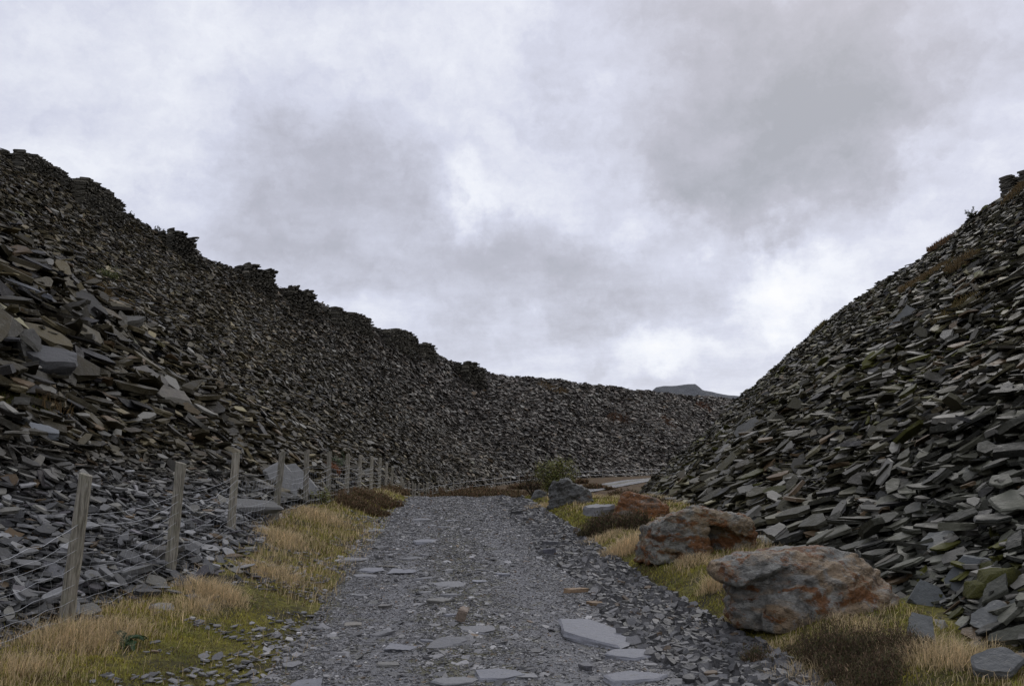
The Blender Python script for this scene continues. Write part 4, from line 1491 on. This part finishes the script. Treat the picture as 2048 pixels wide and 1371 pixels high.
def heather(px, py, rad, hgt, n, label, dark=1.0, flat=1.0, loc=None, cols=None):
    if loc is None: loc, _ = hit(px, py)
    r = np.random.default_rng(abs(int(px * 13 + py)))
    d = loc.y
    k = max(1.0, d / 7)
    root = empty("heather_shrub", loc)
    tag(root, label, "heather")
    a = r.uniform(0, 2 * np.pi, n); q = rad * np.sqrt(r.random(n))
    x, y = np.cos(a) * q, np.sin(a) * q * flat
    nc = 11
    ca_, cq_ = r.uniform(0, 6.28, nc), np.sqrt(r.random(nc)) * rad * .95
    ch_ = r.uniform(.45, 1.15, nc)
    ci = r.integers(0, nc, n)
    x = .35 * x + np.cos(ca_[ci]) * cq_[ci]; y = .35 * y + np.sin(ca_[ci]) * cq_[ci] * flat
    q = np.minimum(np.hypot(x, y), rad)
    out = np.stack([x, y, 0 * x], 1) / rad
    hh = hgt * r.uniform(.28, 1.25, n) * (1.05 - .45 * (q / rad) ** 2) * ch_[ci]
    dirv = out * .5 + r.normal(0, .28, (n, 3)); dirv[:, 2] = 1
    dirv /= np.linalg.norm(dirv, axis=1, keepdims=True)
    zz = Gz(loc.x + x, loc.y + y) - loc.z
    B = np.stack([x, y, zz - .02], 1)
    stem_col = np.array([.09, .062, .045]) * dark * np.exp(r.normal(0, .25, n))[:, None]
    V, L, lens, nv = blades_geo(B, hh, r.uniform(.0015, .003, n) * k, dirv * [1, 1, 0], r)
    link("stems", mesh_np("stems", V, L, lens, np.repeat(stem_col, nv, 0)), M_TWIG, root)
    m = 16
    f = np.linspace(.3, 1, m)[None, :] + r.uniform(-.03, .03, (n, m))
    Q = B[:, None] + (hh[:, None] * f)[..., None] * (dirv[:, None] * np.array([.8, .8, 1]))
    Q = (Q + r.normal(0, .012 * k ** .5, Q.shape)).reshape(-1, 3)
    nq = len(Q)
    pal = np.array(cols if cols is not None else [[.09, .06, .038], [.12, .08, .048], [.075, .075, .034], [.2, .135, .085], [.10, .10, .04]])
    lc = pal[r.integers(0, len(pal), nq)] * dark * np.exp(r.normal(0, .25, nq))[:, None]
    V, L, lens, nv = blades_geo(Q, r.uniform(.012, .03, nq) * k ** .8, r.uniform(.002, .004, nq) * k, r.normal(0, .9, (nq, 3)) * [1, 1, 0], r)
    link("sprigs", mesh_np("sprigs", V, L, lens, np.repeat(lc, nv, 0)), M_TWIG, root)
    return root


heather(1650, 1312, .36, .27, 650, "dark heather bush in front of the biggest boulder, left half")
heather(1725, 1322, .42, .26, 700, "dark heather bush in front of the biggest boulder, right half")
heather(1715, 1366, .34, .2, 420, "heather clump at the bottom of the picture below the biggest boulder")
heather(1510, 1322, .16, .14, 200, "small heather sprig patch in the moss left of the big bush")
heather(1200, 1066, .36, .36, 700, "red-brown heather hiding the front of the flat-topped block", .9)
heather(1262, 1056, .34, .34, 500, "heather clump between the flat-topped block and the hollow boulder", .9)
RB_ = [[.19, .115, .065], [.16, .10, .058], [.24, .155, .09], [.10, .08, .04], [.16, .14, .06]]
heather(745, 1003, .8, .36, 900, "red-brown heather clump below the seventh and eighth posts", 1, 1, None, RB_)
heather(700, 1010, .55, .34, 600, "heather clump behind the broad straw tussock on the left verge", 1, 1, None, RB_)
heather(785, 986, .8, .32, 600, "low heather at the end of the left verge by the crest", 1, 1, None, RB_)
heather(735, 1022, .5, .25, 300, "small dark heather patch on the moss left of the track", .8, 1, None, RB_)
heather(1040, 993, .9, .4, 500, "brown heather at the right end of the crest", .9, 1, None, RB_)
heather(1290, 1008, .5, .3, 300, "heather behind the orange boulder", .9)
for (px, py, d, rad, lab) in [(905, 0, 62, 3.0, "brown heather bed beyond the crest, left part"), (965, 0, 68, 3.2, "brown heather bed beyond the crest, middle part"),
                              (1015, 0, 60, 2.4, "brown heather bed beyond the crest, right part"), (1060, 0, 76, 2.2, "brown heather bed below the far bend of the track"),
                              (860, 0, 50, 1.6, "brown heather by the fence where it dips behind the crest"), (1130, 0, 86, 2.0, "brown heather strip beside the far track"), (1195, 0, 74, 1.3, "brown heather at the lower edge of the far bend"), (1250, 0, 62, 1.2, "brown heather at the foot of the right tip's nose")]:
    X = (px - 1024) / F * d
    heather(px, d, rad, .55, 420, lab, .95, .8, Vector((X, d, float(Gz(X, d)))), RB_)


def leaf_geo(P, size, r, nrm_bias=.6):
    n = len(P)
    nn = r.normal(0, 1, (n, 3)); nn[:, 2] = np.abs(nn[:, 2]) + nrm_bias
    nn, tt = frame(nn, r.normal(0, 1, (n, 3)))
    s = np.cross(nn, tt)
    V = np.stack([P - tt * size[:, None], P + s * (size * .42)[:, None], P + tt * size[:, None], P - s * (size * .42)[:, None]], 1).reshape(-1, 3)
    L = np.arange(n * 4).reshape(n, 4)
    return V, L, np.full(n, 4), 4


def shrub(loc, w, h, nst, nlf, lsz, pal, label, cat="shrub", name="shrub", seed=0, bark=(.05, .04, .03)):
    r = np.random.default_rng(seed + 700)
    root = empty(name, loc)
    tag(root, label, cat)
    paths, rads, tips = [], [], []
    for i in range(nst):
        a = r.uniform(0, 6.28); q = r.uniform(.1, 1) ** .6
        end = np.array([math.cos(a) * w * q, math.sin(a) * w * q * .8, h * r.uniform(.55, 1.0) * (1.1 - .4 * q)])
        mid = end * [.35, .35, .55] + r.normal(0, .06 * h, 3)
        t = np.linspace(0, 1, 6)[:, None]
        p = 2 * t * (1 - t) * mid + t * t * end
        paths.append(p); rads.append(np.linspace(.02, .004, 6) * h)
        tips.append(p)
        for b in range(3):
            k = r.integers(2, 5)
            e2 = p[k] + r.normal(0, .2, 3) * [w, w, h] + [0, 0, .12 * h]
            p2 = np.linspace(0, 1, 4)[:, None] * (e2 - p[k]) + p[k]
            paths.append(p2); rads.append(np.linspace(.008, .003, 4) * h); tips.append(p2)
    V, L = tube_geo(paths, rads, 4)
    link("stems", mesh_np("stems", V, L, np.full(len(L), 4), np.tile(np.array(bark), (len(V), 1))), M_TWIG, root)
    pts = np.concatenate([np.array([q[int(k)] for k in r.integers(max(1, len(q) // 2), len(q), max(1, nlf // len(tips)))]) for q in tips])
    pts = pts + r.normal(0, .07, pts.shape) * [w, w, h]
    pal = np.array(pal)
    col = pal[r.integers(0, len(pal), len(pts))] * np.exp(r.normal(0, .3, len(pts)))[:, None]
    V, L, ln, nv = leaf_geo(pts, lsz * r.uniform(.6, 1.3, len(pts)), r)
    link("leaves", mesh_np("leaves", V, L, ln, np.repeat(col, nv, 0)), M_LEAF, root)
    return root


def gpt(px, d):
    X = (px - 1024) / F * d
    return Vector((X, d, float(Gz(X, d)) - .05))


OL = [[.20, .21, .06], [.14, .16, .05], [.25, .22, .08], [.12, .12, .05]]
shrub(gpt(1106, 29), .95, 1.55, 18, 4200, .042, OL, "olive-green straggly bush behind the dark split boulder", seed=1)
shrub(gpt(1066, 30), .7, 1.1, 12, 1500, .03, [[.09, .07, .03], [.07, .07, .03], [.1, .05, .03]], "sparse brownish bush left of the olive-green one", seed=2)
shrub(gpt(650, 19), .35, .5, 10, 500, .03, OL, "small green bush at the foot of the sixth post", seed=3)
loc, _ = hit(676, 942)
shrub(loc, .5, .7, 10, 700, .04, [[.09, .12, .06], [.07, .1, .05]], "grey-green bush on the slope behind the sixth and seventh posts", seed=4)
for (px, py, w, h, lab, sd_, pal) in [
    (1943, 437, .35, .75, "tiny sapling standing out on the right skyline", 5, [[.05, .06, .03]]),
    (820, 682, .8, 1.2, "bare little bush beside the square-topped wall stub", 6, [[.05, .05, .03]]),
    (318, 460, .5, .7, "small bush against the sky right of the high wall stubs", 7, [[.04, .045, .025]]),
    (262, 432, .5, .5, "low round bush on the left skyline", 8, [[.05, .055, .03]]),
    (218, 570, .9, .8, "pale green ferny plant high on the left heap", 9, [[.10, .12, .04], [.13, .13, .05]]),
    (160, 396, .6, .7, "olive plant below the blocky wall stub", 10, [[.09, .095, .03]]),
    (850, 990, 0.01, .01, "", 0, None),
]:
    if pal is None: continue
    for dy in range(0, 60, 2):
        r_ = LAND.ray_cast(EYE, ray(px, py + dy).normalized())
        if r_[0] is not None: break
    lo = r_[0]
    dd = (lo - EYE).length
    shrub(lo, w, h, 9, 420 if sd_ not in (9,) else 1100, .0012 * dd if sd_ != 9 else .05, pal, lab, seed=sd_)


def slope_tuft(px, py, rad, n, hgt, colr, label):
    lo, nor = hit(px, py)
    r = np.random.default_rng(px + py)
    d = (lo - EYE).length
    a = r.uniform(0, 6.28, n); q = rad * np.sqrt(r.random(n))
    e1 = Vector((0, 0, 1)).cross(nor).normalized(); e2 = nor.cross(e1)
    P = np.array([np.array(e1 * (math.cos(t_) * q_ * 1.1) + e2 * (math.sin(t_) * q_ * .9) + nor * .2) for t_, q_ in zip(a, q)])
    col = np.array(colr) * np.exp(r.normal(0, .3, n))[:, None]
    o = link("grass_tuft", blade_mesh("grass_tuft", P, hgt * r.uniform(.5, 1.1, n), r.uniform(.002, .004, n) * max(1, d / 7), r.normal(0, .5, (n, 3)) * [1, 1, 0], col, r), M_GRASS)
    o.location = lo
    tag(o, label, "grass tuft")


OC = (.13, .09, .04)
slope_tuft(192, 592, .55, 900, .3, OC, "ochre grass tuft on the left heap below the ferny plant")
slope_tuft(245, 625, .35, 500, .3, OC, "smaller ochre grass tuft right of the upright broad block")
slope_tuft(100, 838, .3, 60, .24, (.12, .08, .035), "dry brown stalks on the bare scree at the left edge")
slope_tuft(25, 820, .5, 700, .07, (.10, .095, .025), "moss patch on the bare scree at the far left edge")
slope_tuft(1858, 562, 1.4, 1200, .3, OC, "largest ochre grass patch on the upper right slope")
slope_tuft(1890, 492, 1.0, 700, .3, (.13, .08, .04), "brown grass patch near the right skyline")
slope_tuft(1930, 535, .7, 400, .3, OC, "small ochre grass patch right of the largest one on the upper right slope")
slope_tuft(1925, 632, .8, 500, .25, (.12, .09, .035), "brown-green grass patch in the middle of the right slope")
slope_tuft(2035, 395, .8, 500, .3, OC, "ochre grass below the squared wall end on the right")
slope_tuft(1640, 660, .8, 400, .3, (.12, .1, .04), "thin grass on the right skyline halfway down")
slope_tuft(660, 950, .35, 300, .3, (.22, .1, .05), "rusty dead bracken behind the sixth post")
slope_tuft(1245, 845, 2.6, 700, .5, (.10, .055, .03), "brown heathery patch on the closing back slope")
slope_tuft(1340, 850, 2.2, 500, .5, (.10, .055, .03), "brown patch low on the back slope beside the right tip's nose")
slope_tuft(1105, 778, 2.6, 500, .5, (.13, .09, .045), "tan grass patch below the back skyline")
slope_tuft(1410, 818, 2.2, 400, .5, (.12, .06, .035), "red-brown patch below the distant hill")

# leafy plant in the bottom left grass
loc, _ = hit(252, 1288)
root = empty("leafy_plant", loc)
tag(root, "dark green broad-leaved rosette plant in the grass at the bottom left", "plant")
for k in range(11):
    r = random.Random(50 + k)
    a = k * 2.4 + r.uniform(-.3, .3); Ln = r.uniform(.12, .2); el_ = r.uniform(.35, 1.0)
    V, Fl = [], []
    for i in range(8):
        t = i / 7
        w = .035 * math.sin(math.pi * min(1, t * .9 + .08)) * (1 + .35 * math.sin(i * 2.3 + k))
        out_ = Ln * t
        z = Ln * (el_ * t - .75 * t * t) + .02
        c, s = math.cos(a), math.sin(a)
        for sgn in (-1, 0, 1):
            V.append((c * out_ - s * w * sgn, s * out_ + c * w * sgn, z + (.012 if sgn else 0)))
    Lp = []
    for i in range(7):
        for j in range(2):
            Lp.append([i * 3 + j, i * 3 + j + 1, i * 3 + 4 + j, i * 3 + 3 + j])
    cc = np.array([.028, .06, .022]) * r.uniform(.7, 1.4)
    link("leaf", mesh_np("leaf", np.array(V), Lp, [4] * len(Lp), np.tile(cc, (len(V), 1)), smooth=True), M_LEAF, root)
# fallen pale stick
a_, _ = hit(436, 1092); b_, _ = hit(492, 1066)
pts = [tuple(Vector(a_).lerp(b_, t) + Vector((0, 0, .04 + .02 * math.sin(t * 5)))) for t in np.linspace(0, 1, 7)]
V, L = tube_geo([pts], [np.linspace(.009, .005, 7)], 6)
tag(link("stick", mesh_np("stick", V, L, np.full(len(L), 4), np.tile(np.array([.26, .2, .15]), (len(V), 1)), smooth=True), M_TWIG), "thin pale stick lying on the scree below the third post", "stick")
